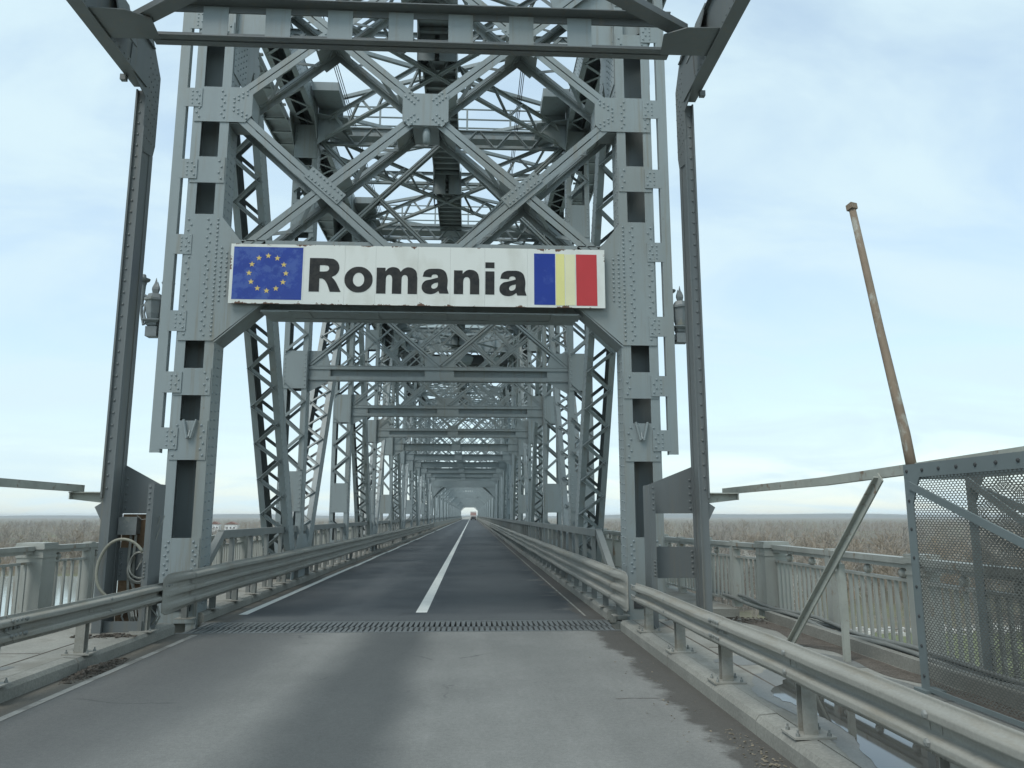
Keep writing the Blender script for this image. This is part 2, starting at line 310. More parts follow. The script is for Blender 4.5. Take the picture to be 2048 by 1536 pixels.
def build_road():
    YB = -14.
    d = MB().box(-7.25, 5.35, YB, 12.58, -1.2, -.02).build('bridge_deck', 'concrete'); struct(d)
    d2 = MB().box(-6.75, 4.85, 13.9, YEND, -1.0, -.02).build('bridge_deck', 'concrete'); struct(d2)
    struct(sheet('road', [(KL-.05, YB), (KR+.05, YB), (KR+.05, 12.6), (KL-.05, 12.6)], 0, road_mat('near')))
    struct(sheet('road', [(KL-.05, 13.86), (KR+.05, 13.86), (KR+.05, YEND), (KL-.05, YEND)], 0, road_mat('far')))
    # approach embankment road beyond the bridge
    struct(sheet('road', [(KL-2, YEND), (KR+2, YEND), (KR+2, 1400), (KL-2, 1400)], -.02, M['concrete']))
    e = MB(); e.prism([(-8, YEND, -.06), (6, YEND, -.06), (36, YEND, GZ), (-38, YEND, GZ)], (0, 1020, 0)); struct(e.build('embankment', ground_mat()))
    # kerbs in cast lengths and pavements
    for s, kx in ((-1, KL), (1, KR)):
        for (y0, y1, n) in ((YB, 12.58, 9), (13.88, 93.8, 27)):
            root = MB().box(kx+s*.03, kx+s*.165, y0, y1, -.05, DECKZ-.03).build('kerb', 'kerb'); struct(root)
            ys = np.linspace(y0, y1, n+1)
            for i in range(n):
                j1, j2 = random.uniform(-.006, .006), random.uniform(-.004, .004)
                mb = MB(); a, c = ys[i]+.006, ys[i+1]-.006
                X = lambda d: kx+s*d+j1
                poly = [(X(0), 0, -.02), (X(0), 0, DECKZ-.055+j2), (X(.03), 0, DECKZ-.01+j2), (X(.18), 0, DECKZ+.002+j2), (X(.18), 0, -.02)]
                mb.prism([(p[0], a, p[2]) for p in poly], (0, c-a, 0)); mb.build('kerb_stone', 'kerb', root)
        struct(MB().box(kx+s*.18, kx+s*.175, 93.8, YEND, -.02, DECKZ).box(kx, kx+s*.175, 93.9, YEND, -.02, DECKZ-.01).build('kerb', 'kerb'))
        xo = X0+s*6.25
        for (y0, y1, xx) in ((YB, 12.58, xo), (13.88, YEND, X0+s*5.7)):
            pv = MB().box(kx+s*.19, xx, y0, y1, 0, DECKZ).build('pavement', 'concrete'); struct(pv)
            if y0 < 0:
                # thin seam strips cast in the slab
                sm = MB().box(kx+s*.55, kx+s*.572, y0+.1, y1-.02, DECKZ-.01, DECKZ+.004).build('slab_joint', 'dirt', pv)
                for k in range(4): MB().box(kx+s*.6, xx-s*.3, 1.2+2.9*k, 1.22+2.9*k, DECKZ-.01, DECKZ+.003).build('slab_joint', 'dirt', pv)
    # painted lines
    struct(sheet('lane_line', [(-1.03, 15.05), (-.82, 15.05), (-.84, 93), (-1.0, 93)], .004, 'line'))
    struct(sheet('lane_line', [(-1.0, 93.2), (-.84, 93.2), (-.86, YEND), (-.98, YEND)], .004, 'line'))
    y = 14.9; k = 0
    while y < 90:
        ln = random.uniform(3.2, 6); off = random.uniform(-.03, .03)
        struct(sheet('edge_line', [(-4.26+off, y), (-4.10+off, y), (-4.11+off, y+ln), (-4.25+off, y+ln)], .004, 'line')); y += ln+random.uniform(.02, .14)
    struct(sheet('edge_line', [(-4.26, 90), (-4.1, 90), (-4.1, YEND), (-4.26, YEND)], .004, 'line'))
    struct(sheet('edge_line', [(-4.24, -13.5), (-4.15, -13.5), (-4.15, 12.45), (-4.24, 12.45)], .004, 'line_faint'))
    struct(sheet('edge_line', [(2.06, 14.4), (2.1, 14.4), (2.11, 90), (2.07, 90)], .004, 'line_faint'))
build_road()
def crack(pts, w, label):
    mb = MB(); n = len(pts)
    for i, (x, y) in enumerate(pts):
        q = w*random.uniform(.4, 1); mb.v += [(x-q*.3, y-q, .005), (x+q*.3, y+q, .005)]
    for i in range(n-1): mb.f.append((2*i, 2*i+2, 2*i+3, 2*i+1))
    o = mb.build('crack', 'dirt'); tag(o, label, 'crack')
crack([(1.45+.05*i, 8.02+random.uniform(-.012, .012)) for i in range(10)], .007, 'thin crack across the worn patch by the right gutter')

def build_joint():
    j = thing('expansion_joint', 'dark steel finger joint laid across the road before the portal', 'expansion joint', (X0, 13.2, 0))
    MB().box(KL-.02, KR+.02, 12.59, 13.87, -.3, -.06).build('trough', 'dark', j)
    for y0, y1, nm in ((12.605, 12.68, 'edge_angle'), (13.78, 13.86, 'edge_angle')): MB().box(KL-.01, KR+.01, y0, y1, -.06, .004).build(nm, 'jointsteel', j)
    n = 78; pitch = (KR-KL-.1)/n
    t1 = MB(); t1.prism([(-.032, 0, 0), (.032, 0, 0), (.022, .50, 0), (-.022, .50, 0)], (0, 0, .055)); me1 = t1.mesh('joint_tooth'); me1.materials.append(M['jointsteel'])
    t2 = MB(); t2.prism([(-.022, -.56, 0), (.022, -.56, 0), (.034, 0, 0), (-.034, 0, 0)], (0, 0, .055)); me2 = t2.mesh('joint_tooth'); me2.materials.append(M['jointsteel'])
    for i in range(n):
        x = KL+.05+pitch*(i+.5)
        inst('joint_tooth', me1, j, Matrix.Translation((x, 12.68, -.055+random.uniform(-.003, .003))))
        inst('joint_tooth', me2, j, Matrix.Translation((x+pitch*.5, 13.78, -.055+random.uniform(-.003, .003))))
build_joint()

# ------------------------------------------------------------------ member builders
EX = V((1, 0, 0))
def rivet_line(mb, p0, p1, n, nrm, r=.018, stag=None):
    p0, p1 = V(p0), V(p1)
    for i in range(n):
        p = p0.lerp(p1, (i+.5)/n)
        if stag is not None and i % 2: p = p+V(stag)
        mb.rivet(p, nrm, r)
def laced(parent, name, cx, y0, z0, y1, z1, s, d=.46, step=.62, pieces='parts', double=False, riv=.16, m='steel', battens=(), lace_z=(-99, 99), barw=.085):
    """box member of two webs (planes of constant x) laced on both other faces; s = side of the bridge (inner face looks to -s)"""
    p0, p1 = V((cx, y0, z0)), V((cx, y1, z1)); t = (p1-p0).normalized(); L = (p1-p0).length
    n = t.cross(EX).normalized()
    if n.y > 0: n = -n                              # n points towards the camera
    hw = (HO-HI)/2
    mb = MB()
    for q in (-1, 1):
        w = EX*(q*(hw-.0125)); mb.beam(p0+w, p1+w, .025, d, EX)
        for k in (-1, 1):
            c = EX*(q*(hw-.085))+n*(k*(d/2-.008)); mb.beam(p0+c, p1+c, .12, .016, EX)
    o = mb.build(name, m, parent)
    # lacing
    nb = int(L/step); zig = []
    for face in (1, -1):
        off = n*(face*(d/2+.006)); a = hw-.07
        for i in range(nb):
            c0, c1 = p0+t*(i*step), p0+t*((i+1)*step)
            q = 1 if i % 2 else -1
            A, B = c0-EX*a*q+off, c1+EX*a*q+off
            zm = (A.z+B.z)/2
            if not (lace_z[0] < zm < lace_z[1]) or any(b0-.1 < zm < b1+.1 for b0, b1 in battens): continue
            zig.append((face, A, B))
            if double: zig.append((face, c0+EX*a*q+off+n*face*.012, c1-EX*a*q+off+n*face*.012))
    joined = MB(); me = None
    for face, A, B in zig:
        tt = (B-A).normalized(); e = tt.cross(n*face).normalized()
        if pieces == 'parts' and face > 0:
            if me is None:
                ll = (B-A).length+.1
                b = MB().box(-.5*ll, .5*ll, -barw/2, barw/2, -.006, .006).box(-.5*ll, .5*ll, barw/2-.012, barw/2, .006, .05)
                b.rivet((-.5*ll+.045, 0, .006), (0, 0, 1), .022); b.rivet((.5*ll-.045, 0, .006), (0, 0, 1), .022)
                me = b.mesh('lacing_bar'); me.materials.append(M[m])
            inst('lacing_bar', me, o, frame_matrix((A+B)/2, tt, e, n*face))
        else:
            joined.beam(A-tt*.04, B+tt*.04, .012, barw, n)
    if joined.v: joined.build('lacing', m, o, kind='stuff')
    for b0, b1 in battens:
        bb = MB(); zc = (b0+b1)/2
        u = (zc-z0)/(z1-z0); pc = p0.lerp(p1, u)
        for face in ((1, -1) if pieces != 'far' else (1,)):
            c = pc+n*(face*(d/2+.012)); hh = (b1-b0)/2
            bb.beam(c-t*hh, c+t*hh, 2*hw-.03, .014, EX)
            if face > 0 and pieces != 'far':
                for q in (-1, 1): rivet_line(bb, c-t*(hh-.05)+EX*q*(hw-.06)+n*.007, c+t*(hh-.05)+EX*q*(hw-.06)+n*.007, max(2, int((b1-b0)/.13)), n, .017)
        bb.build('batten_plate', m, o)
    if riv:
        rv = MB(); nr = int(L/riv); f = EX*(-s*hw)
        for k in (-1, 1): rivet_line(rv, p0+f+n*k*(d/2-.05), p1+f+n*k*(d/2-.05), nr, -EX*s, .016)
        rv.build('rivets', 'rivet', o, kind='stuff')
    return o
def warren(parent, name, p0, p1, depth, nb, m='steel', parts=False, ang=.125, upv=(0, 0, 1)):
    p0, p1 = V(p0), V(p1); up = V(upv); t = (p1-p0).normalized(); e = t.cross(up).normalized()
    mb = MB()
    for z in (0, depth):
        mb.beam(p0+up*z, p1+up*z, ang, .014, e); mb.beam(p0+up*(z+(.045 if z == 0 else -.045)), p1+up*(z+(.045 if z == 0 else -.045)), .014, ang, e)
    o = mb.build(name, m, parent); j = MB(); L = (p1-p0).length; me = None
    for i in range(nb):
        a = p0+t*(L*(i+.08)/nb); b = p0+t*(L*(i+.92)/nb)
        za, zb = (0, depth) if i % 2 == 0 else (depth, 0)
        A, B = a+up*za+e*.02, b+up*zb+e*.02
        if parts:
            q = MB().beam(A, B, .014, .075, e); q.beam(A+e*.03, B+e*.03, .065, .012, e); q.build('lattice_bar', m, o)
        else: j.beam(A, B, .055, .075, e)
    if j.v: j.build('lattice_bars', m, o, kind='stuff')
    return o
def flatpair(parent, name, A, B, w, yf, depth, m='steel', rear=True, lace=5, web=0.):
    """brace in a plane of constant y: two angles front with a slit between, the same behind, lattice between"""
    A, B = V((A[0], yf, A[1])), V((B[0], yf, B[1])); t = (B-A).normalized(); Y = V((0, 1, 0)); e = t.cross(Y).normalized()
    mb = MB()
    for q in (-1, 1):
        c = e*(q*(w/4+.006))
        mb.beam(A+c+Y*.006, B+c+Y*.006, w/2-.012, .012, e)
        mb.beam(A+e*q*(.014)+Y*.055, B+e*q*(.014)+Y*.055, .012, .086, e)
        if rear:
            mb.beam(A+c+Y*(depth-.006), B+c+Y*(depth-.006), w/2-.012, .012, e); mb.beam(A+e*q*.014+Y*(depth-.055), B+e*q*.014+Y*(depth-.055), .012, .086, e)
    o = mb.build(name, m, parent); L = (B-A).length
    if web:
        for a, b in ((0, web), (L-web, L), (L/2-.4, L/2+.4)): MB().beam(A+t*a+Y*(depth/2), A+t*b+Y*(depth/2), .016, depth-.03, e).build('web_plate', m, o)
    if rear and lace:
        for i in range(lace):
            a, b = A+t*(L*(i+.15)/lace), A+t*(L*(i+.85)/lace)
            ya, yb = (.06, depth-.06) if i % 2 == 0 else (depth-.06, .06)
            MB().beam(a+Y*ya, b+Y*yb, .075, .012, e).build('lacing_bar', m, o)
    return o

# ------------------------------------------------------------------ the tall truss span
def z_at(y):                                    # photo row -> height on the portal plane (used to read off the batten levels)
    return CAMZ + YP*math.tan(PITCH+math.atan((768-y)/1540))
def build_portal(T):
    yf = YP
    # columns
    levels = [(.0, z_at(1075), 'base'), (z_at(922), z_at(845), 'b'), (z_at(795), z_at(742), 'b'), (z_at(378), z_at(327), 'b'), (z_at(100), z_at(62), 'b'), (z_at(5), z_at(-60), 'b'), (z_at(-110), z_at(-150), 'b')]
    for s in (-1, 1):
        a, b = X0+s*HI, X0+s*HO; lo, hi = min(a, b), max(a, b)
        mb = MB(); ztop = ZCH+.7; z0 = -.6
        mb.box(a, a+s*.03, yf, yf+.52, z0, ztop); mb.box(b-s*.03, b, yf, yf+.52, z0, ztop)
        for y in (yf-.002, yf+.504):
            mb.box(a+s*.001, a+s*.17, y, y+.018, z0+.001, ztop-.002); mb.box(b-s*.17, b-s*.001, y, y+.018, z0+.001, ztop-.002)
        mb.box(a+s*.03, b-s*.03, yf+.47, yf+.49, z0, ztop)  # solid back plate, added to keep the slots between the battens dark
        col = mb.build('portal_column', 'steel', T)
        # inner-web rivets, paired rows
        rv = MB()
        for dy, dz, r in ((.07, 0, .017), (.24, .02, .015), (.30, .02, .015), (.46, .05, .015)):
            rivet_line(rv, (a, yf+dy, .2+dz), (a, yf+dy, ZCH+dz), 82, (-s, 0, 0), r)
        rv.build('rivets', 'rivet', col, kind='stuff')
        for z0_, z1_, k in levels:
            pl = MB().box(a+s*.02, b-s*.03, yf-.016, yf-.003, z0_, z1_).build('batten_plate', 'steel', col)
            rr = MB(); nr = max(2, int((z1_-z0_)/.11)); nr = min(nr, 8)
            for xx in (a+s*.08, b-s*.09):
                rivet_line(rr, (xx, yf-.016, max(z0_, .75 if k == 'base' else -9)+.03), (xx, yf-.016, z1_-.03), nr, (0, -1, 0), .019, stag=(s*.045*(1 if xx == a+s*.08 else -1), 0, 0))
            rr.build('rivets', 'rivet', pl, kind='stuff')
        # dark plate on the column foot, painting the shade of the gap below
        MB().box(a+s*.1, b-s*.1, yf-.028, yf-.018, .2, .33).build('foot_gap_shade', 'seam', col)
        # node plate of the X bracing
        z0n, z1n = z_at(258), z_at(190)
        P = [(b-s*.03, yf-.02, z0n), (a-s*.30, yf-.02, z0n), (a-s*.42, yf-.02, z0n+.14), (a-s*.42, yf-.02, z1n-.14), (a-s*.30, yf-.02, z1n), (b-s*.03, yf-.02, z1n)]
        npl = MB().prism(P, (0, .014, 0)).prism([(p[0], p[1]+.5, p[2]) for p in P], (0, .014, 0)).build('node_plate', 'steel', col)
        rr = MB(); zc = (z0n+z1n)/2
        rivet_line(rr, (a+s*.1, yf-.02, z0n+.05), (a+s*.1, yf-.02, z1n-.05), 8, (0, -1, 0), .019, stag=(s*.05, 0, 0))
        rivet_line(rr, (b-s*.12, yf-.02, z0n+.05), (b-s*.12, yf-.02, z1n-.05), 7, (0, -1, 0), .019, stag=(s*.05, 0, 0))
        for q in (-1, 1):
            for w in (-.05, .05):
                rivet_line(rr, (a-s*(.02+.02), yf-.02, zc+q*(.06)+w*.8), (a-s*.36, yf-.02, zc+q*.27+w*.8), 4, (0, -1, 0), .019)
        rr.build('rivets', 'rivet', npl, kind='stuff')
        # big haunch gusset behind the sign ends
        zt, zb = z_at(440), z_at(688)
        P = [(b-s*.03, zb), (a+s*.03, zb), (a-s*.78, zb+.66), (a-s*.9, zb+.78), (a-s*.9, zt-.55), (a-s*.36, zt-.55), (a-s*.08, zt-.18), (a+s*.06, zt), (b-s*.03, zt)]
        P = [(b-s*.03, zb), (a+s*.03, zb), (a-s*.80, zb+.72), (a-s*.80, zt-.62), (a-s*.45, zt-.62), (a+s*.04, zt), (b-s*.03, zt)]
        g = MB().prism([(p[0], yf-.022, p[1]) for p in P], (0, .016, 0)).build('haunch_gusset', 'steel', col)
        MB().prism([(p[0], yf+.50, p[1]) for p in P], (0, .016, 0)).build('haunch_gusset', 'steel', col)
        rr = MB()
        rivet_line(rr, (a+s*.07, yf-.022, zb+.06), (a+s*.07, yf-.022, zt-.06), 28, (0, -1, 0), .019)
        rivet_line(rr, (a+s*.20, yf-.022, zb+.06), (a+s*.20, yf-.022, zt-.06), 26, (0, -1, 0), .019, stag=(s*.05, 0, 0))
        rivet_line(rr, (b-s*.13, yf-.022, zb+.06), (b-s*.13, yf-.022, zt-.06), 22, (0, -1, 0), .019, stag=(s*.05, 0, 0))
        rivet_line(rr, (a-s*.03, yf-.022, zb+.7), (a-s*.03, yf-.022, zt-.6), 12, (0, -1, 0), .019); rivet_line(rr, (a-s*.13, yf-.022, zb+.8), (a-s*.13, yf-.022, zt-.7), 10, (0, -1, 0), .019)
        rr.build('rivets', 'rivet', g, kind='stuff')
        # sloping soffit flange of the haunch
        k0, k1 = V((a-s*.86, yf+.25, zb+.755)), V((a+s*.02, yf+.25, zb-.03))
        MB().beam(k0, k1, .54, .02, (0, 1, 0)).box(a-s*.8, a-s*1.3, yf-.01, yf+.5, 5.455, 5.469).build('haunch_flange', 'steel', col)
        # cheek plates closing the node
        MB().box(a-s*.40, a-s*.41, yf, yf+.47, z0n+.14, z1n-.14).prism([(a-s*.0, yf+.02, z0n), (a-s*.30, yf+.02, z0n), (a-s*.30, yf+.46, z0n), (a-s*.0, yf+.46, z0n)], (0, 0, -.012)).build('cheek_plate', 'steel', npl)
        # outer strip clipped to the column
        xs = b+s*.13
        st = MB().box(xs, xs+s*.175, yf-.03, yf-.015, z_at(908), ZCH).box(xs, xs+s*.015, yf-.015, yf+.1, z_at(908), ZCH).build('side_strip', 'steel', col)
        for yy in (60, 212, 352, 500, 650, 770, 880):
            z = z_at(yy); cl = MB().box(b-s*.16, b+s*.16, yf-.034, yf-.031+.012, z-.19, z+.19).build('clip_plate', 'steel', st)
            rr = MB(); rivet_line(rr, (b-s*.11, yf-.034, z-.16), (b-s*.11, yf-.034, z+.16), 4, (0, -1, 0), .018, stag=(s*.05, 0, 0)); rivet_line(rr, (b+s*.02, yf-.034, z-.16), (b+s*.02, yf-.034, z+.16), 4, (0, -1, 0), .014)
            rr.build('rivets', 'rivet', cl, kind='stuff')
        # little V hook
        zc = z_at(862); cxx = (a+b)/2-s*.02
        MB().tube([(cxx-.11, yf-.05, zc+.17), (cxx-.03, yf-.06, zc-.16), (cxx+.03, yf-.06, zc-.16), (cxx+.11, yf-.05, zc+.17)], .022, 6).tube([(cxx, yf+.0, zc-.02), (cxx, yf-.06, zc-.14)], .02, 6).build('hook', 'steel', col)
    a1, a2 = X0-HI, X0+HI
    # beam that carries the sign
    mb = MB(); zb = 5.47
    mb.box(a1-.0, a2, yf+.235, yf+.255, zb+.02, 6.8); mb.box(a1+.78, a2-.78, yf, yf+.5, zb, zb+.02); mb.box(a1+.1, a2-.1, yf+.02, yf+.48, 6.80, 6.82)
    mb.box(a1+.8, a2-.8, yf+.50, yf+.74, zb-.012, zb+.012); mb.box(a1+.8, a2-.8, yf+.745, yf+.76, zb-.012, 6.8); mb.box(a1+.8, a2-.8, yf+.02, yf+.035, 6.62, 6.8)
    bm_ = mb.build('portal_beam', 'steel', T)
    for k in range(5): MB().box(a1+1.2+k*1.25, a1+1.65+k*1.25, yf+.04, yf+.46, zb-.014, zb-.001).build('splice_plate', 'steel', bm_)
    # double-diamond X bracing
    zn = (z_at(258)+z_at(190))/2; q = HI/2; dz = 1.62
    for k, (ca, cb) in enumerate([((a1-.05, zn-.0), (X0-.42, zn-3.05)), ((X0, zn), (a1+.2, zn-3.05)), ((X0, zn), (a2-.2, zn-3.05)), ((a2+.05, zn), (X0+.42, zn-3.05)),
                     ((a1-.05, zn), (X0, zn+2*dz-.1)), ((X0, zn), (a1, zn+2*dz-.1)), ((X0, zn), (a2, zn+2*dz-.1)), ((a2+.05, zn), (X0, zn+2*dz-.1))]):
        flatpair(T, 'cross_brace', ca, cb, .225, yf-.004+(.024 if k in (1, 2, 4, 7) else 0), .72, lace=7, web=.75)
    for sx in (-1, 1):
        for zz, dirs in ((zn-dz+.03, 1), (zn+dz-.09, -1)):
            c = V((X0+sx*q, yf-.018, zz)); tt = V((1*sx*dirs, 0, .86)).normalized()
            tt = V((sx, 0, .87)).normalized() if dirs > 0 else V((-sx, 0, .87)).normalized()
            pl = MB().beam(c-tt*.42, c+tt*.42, .25, .014, tt.cross(V((0, 1, 0)))).build('crossing_plate', 'steel', T)
            rr = MB(); e = tt.cross(V((0, 1, 0)))
            for w in (-.07, .07): rivet_line(rr, c-tt*.4+e*w-V((0, .007, 0)), c+tt*.4+e*w-V((0, .007, 0)), 9, (0, -1, 0), .018)
            rr.build('rivets', 'rivet', pl, kind='stuff')
            MB().beam(c-tt*.4+V((0, .75, 0)), c+tt*.4+V((0, .75, 0)), .25, .014, e).build('crossing_plate', 'steel', T)
    h1, h2 = .44, .33; ch = .1
    P = [(X0-h1+ch, zn-h2), (X0+h1-ch, zn-h2), (X0+h1, zn-h2+ch), (X0+h1, zn+h2), (X0-h1, zn+h2), (X0-h1, zn-h2+ch)]
    cp = MB().prism([(x, yf-.026, z) for x, z in P], (0, .014, 0)).build('centre_plate', 'steel', T)
    MB().prism([(x, yf+.74, z) for x, z in P], (0, .014, 0)).box(X0-h1+.03, X0-h1+.045, yf, yf+.73, zn-h2+.05, zn+h2-.05).box(X0+h1-.045, X0+h1-.03, yf, yf+.73, zn-h2+.05, zn+h2-.05).box(X0-.25, X0+.25, yf+.0, yf+.73, zn-h2-.01, zn-h2+.005).build('centre_plate', 'steel', T)
    rr = MB()
    for sx in (-1, 1):
        for sz in (-1, 1):
            for w in (-.055, .055):
                d = V((sx*.75, 0, sz*.65)).normalized(); e = V((-d.z, 0, d.x)); c = V((X0, yf-.026, zn))
                rivet_line(rr, c+d*.2+e*w, c+d*.5+e*w, 4, (0, -1, 0), .02)
    rr.build('rivets', 'rivet', cp, kind='stuff')
    MB().lathe((X0+.02, yf+.1, zn-h2-.32), [(.04, 0), (.07, .03), (.08, .2), (.06, .3), (.03, .34)], 12).build('floodlight', 'steel', T, smooth=True)
    # upper corner haunches and head beam of the portal
    for s in (-1, 1):
        a = X0+s*HI
        P = [(a+s*.55, 11.35), (a+s*.55, 13.4), (a-s*1.7, 13.4), (a-s*1.1, 11.5), (a-s*.6, 11.05), (a, 11.05)]
        MB().prism([(x, yf+.1, z) for x, z in P], (0, .016, 0)).build('head_gusset', 'steel', T)
    MB().box(a1, a2, yf+.1, yf+.12, 12.6, 13.9).box(a1, a2, yf-.1, yf+.3, 12.58, 12.6).build('head_beam', 'steel', T)

def sway_frame(T, i, parts):
    """cross strut and X bracing between the posts of panel point i"""
    y = YP+PAN*i; yf = y-.12; a1, a2 = X0-HI, X0+HI; m = 'steel' if i < 5 else 'steel_far'
    z0, z1 = 5.58, 5.99
    mb = MB(); mb.box(a1, a2, y-.01, y+.01, z0+.015, z1-.015)
    for z in (z0, z1): mb.box(a1, a2, yf, y+.12, z-.009, z+.009)
    o = mb.build('cross_strut', m, T)
    if i <= 3:
        for z in (z0+.06, z1-.06): MB().box(a1, a2, yf+.005, yf+.017, z-.045, z+.045).build('strut_angle', m, o)
    for s in (-1, 1):
        a = X0+s*HI
        MB().prism([(a, yf+.03, 5.22), (a, yf+.03, 6.42), (a-s*.5, yf+.03, 6.42), (a-s*.62, yf+.03, 6.0), (a-s*.62, yf+.03, 5.57)], (0, .014, 0)).build('end_gusset', m, o)
    pw, ph = (.42, 6.3) if i < 3 else (.26, 6.14)
    MB().box(X0-pw, X0+pw, yf+.03, yf+.044, 5.6, ph).build('centre_plate', m, o)
    zb, q, dz = 6.0, HI/2, 1.6
    for k, (A, B) in enumerate([((a1, zb), (X0, zb+2*dz)), ((X0, zb), (a1, zb+2*dz)), ((X0, zb), (a2, zb+2*dz)), ((a2, zb), (X0, zb+2*dz)),
                 ((a1, zb+2*dz), (X0, ZCH-.4)), ((X0, zb+2*dz), (a1, ZCH-.4)), ((X0, zb+2*dz), (a2, ZCH-.4)), ((a2, zb+2*dz), (X0, ZCH-.4))]):
        if i <= 4: flatpair(T, 'sway_brace', A, B, .125, yf+.012*(k % 2), .2, m, rear=i <= 1, lace=0)
        else: MB().beam((A[0], yf+.02*(k % 2), A[1]), (B[0], yf+.02*(k % 2), B[1]), .05, .085, (0, 1, 0)).build('sway_brace', m, T)
    if i >= 2:
        h = HI/2; j = MB(); H = (ZCH-.4-zb)/4
        for c in range(4):
            for r in range(4):
                xa, xb, za, zc = a1+h*c, a1+h*(c+1), zb+H*r, zb+H*(r+1)
                j.beam((xa, yf+.07, za), (xb, yf+.07, zc), .04, .06, (0, 1, 0)); j.beam((xb, yf+.09, za), (xa, yf+.09, zc), .04, .06, (0, 1, 0))
        j.build('fine_sway_lattice', m, T, kind='stuff')
    return o
def top_bracing(T, i):
    y = YP+PAN*i; a1, a2 = X0-HI, X0+HI; m = 'steel' if i < 5 else 'steel_far'
    if i < NPAN:
        warren(T, 'sub_lateral', (a1, y+PAN/2, ZCH+.05), (a2, y+PAN/2, ZCH+.05), .45, 14, m)
        for k in range(2):
            ya, yb = y+.4+k*PAN/2, y+PAN/2+k*PAN/2-.1
            for q in (-1, 1): MB().beam((X0+q*HI, ya, ZCH+.72+.02*q), (X0-q*HI, yb, ZCH+.72+.02*q), .1, .1, (0, 0, 1)).build('flat_brace', m, T)
    if i > 0: warren(T, 'lateral_girder', (a1, y+.3, ZCH-.4), (a2, y+.3, ZCH-.4), .55, 14, m, parts=i <= 2)
    for k, (A, B) in enumerate((((a1, y+.5), (a2, y+PAN-.1)), ((a2, y+.5), (a1, y+PAN-.1)))):
        if i < NPAN: warren(T, 'plan_brace', (A[0], A[1], ZCH-.55+.03*k), (B[0], B[1], ZCH-.55+.03*k), .62, 16, m, parts=i <= 1)
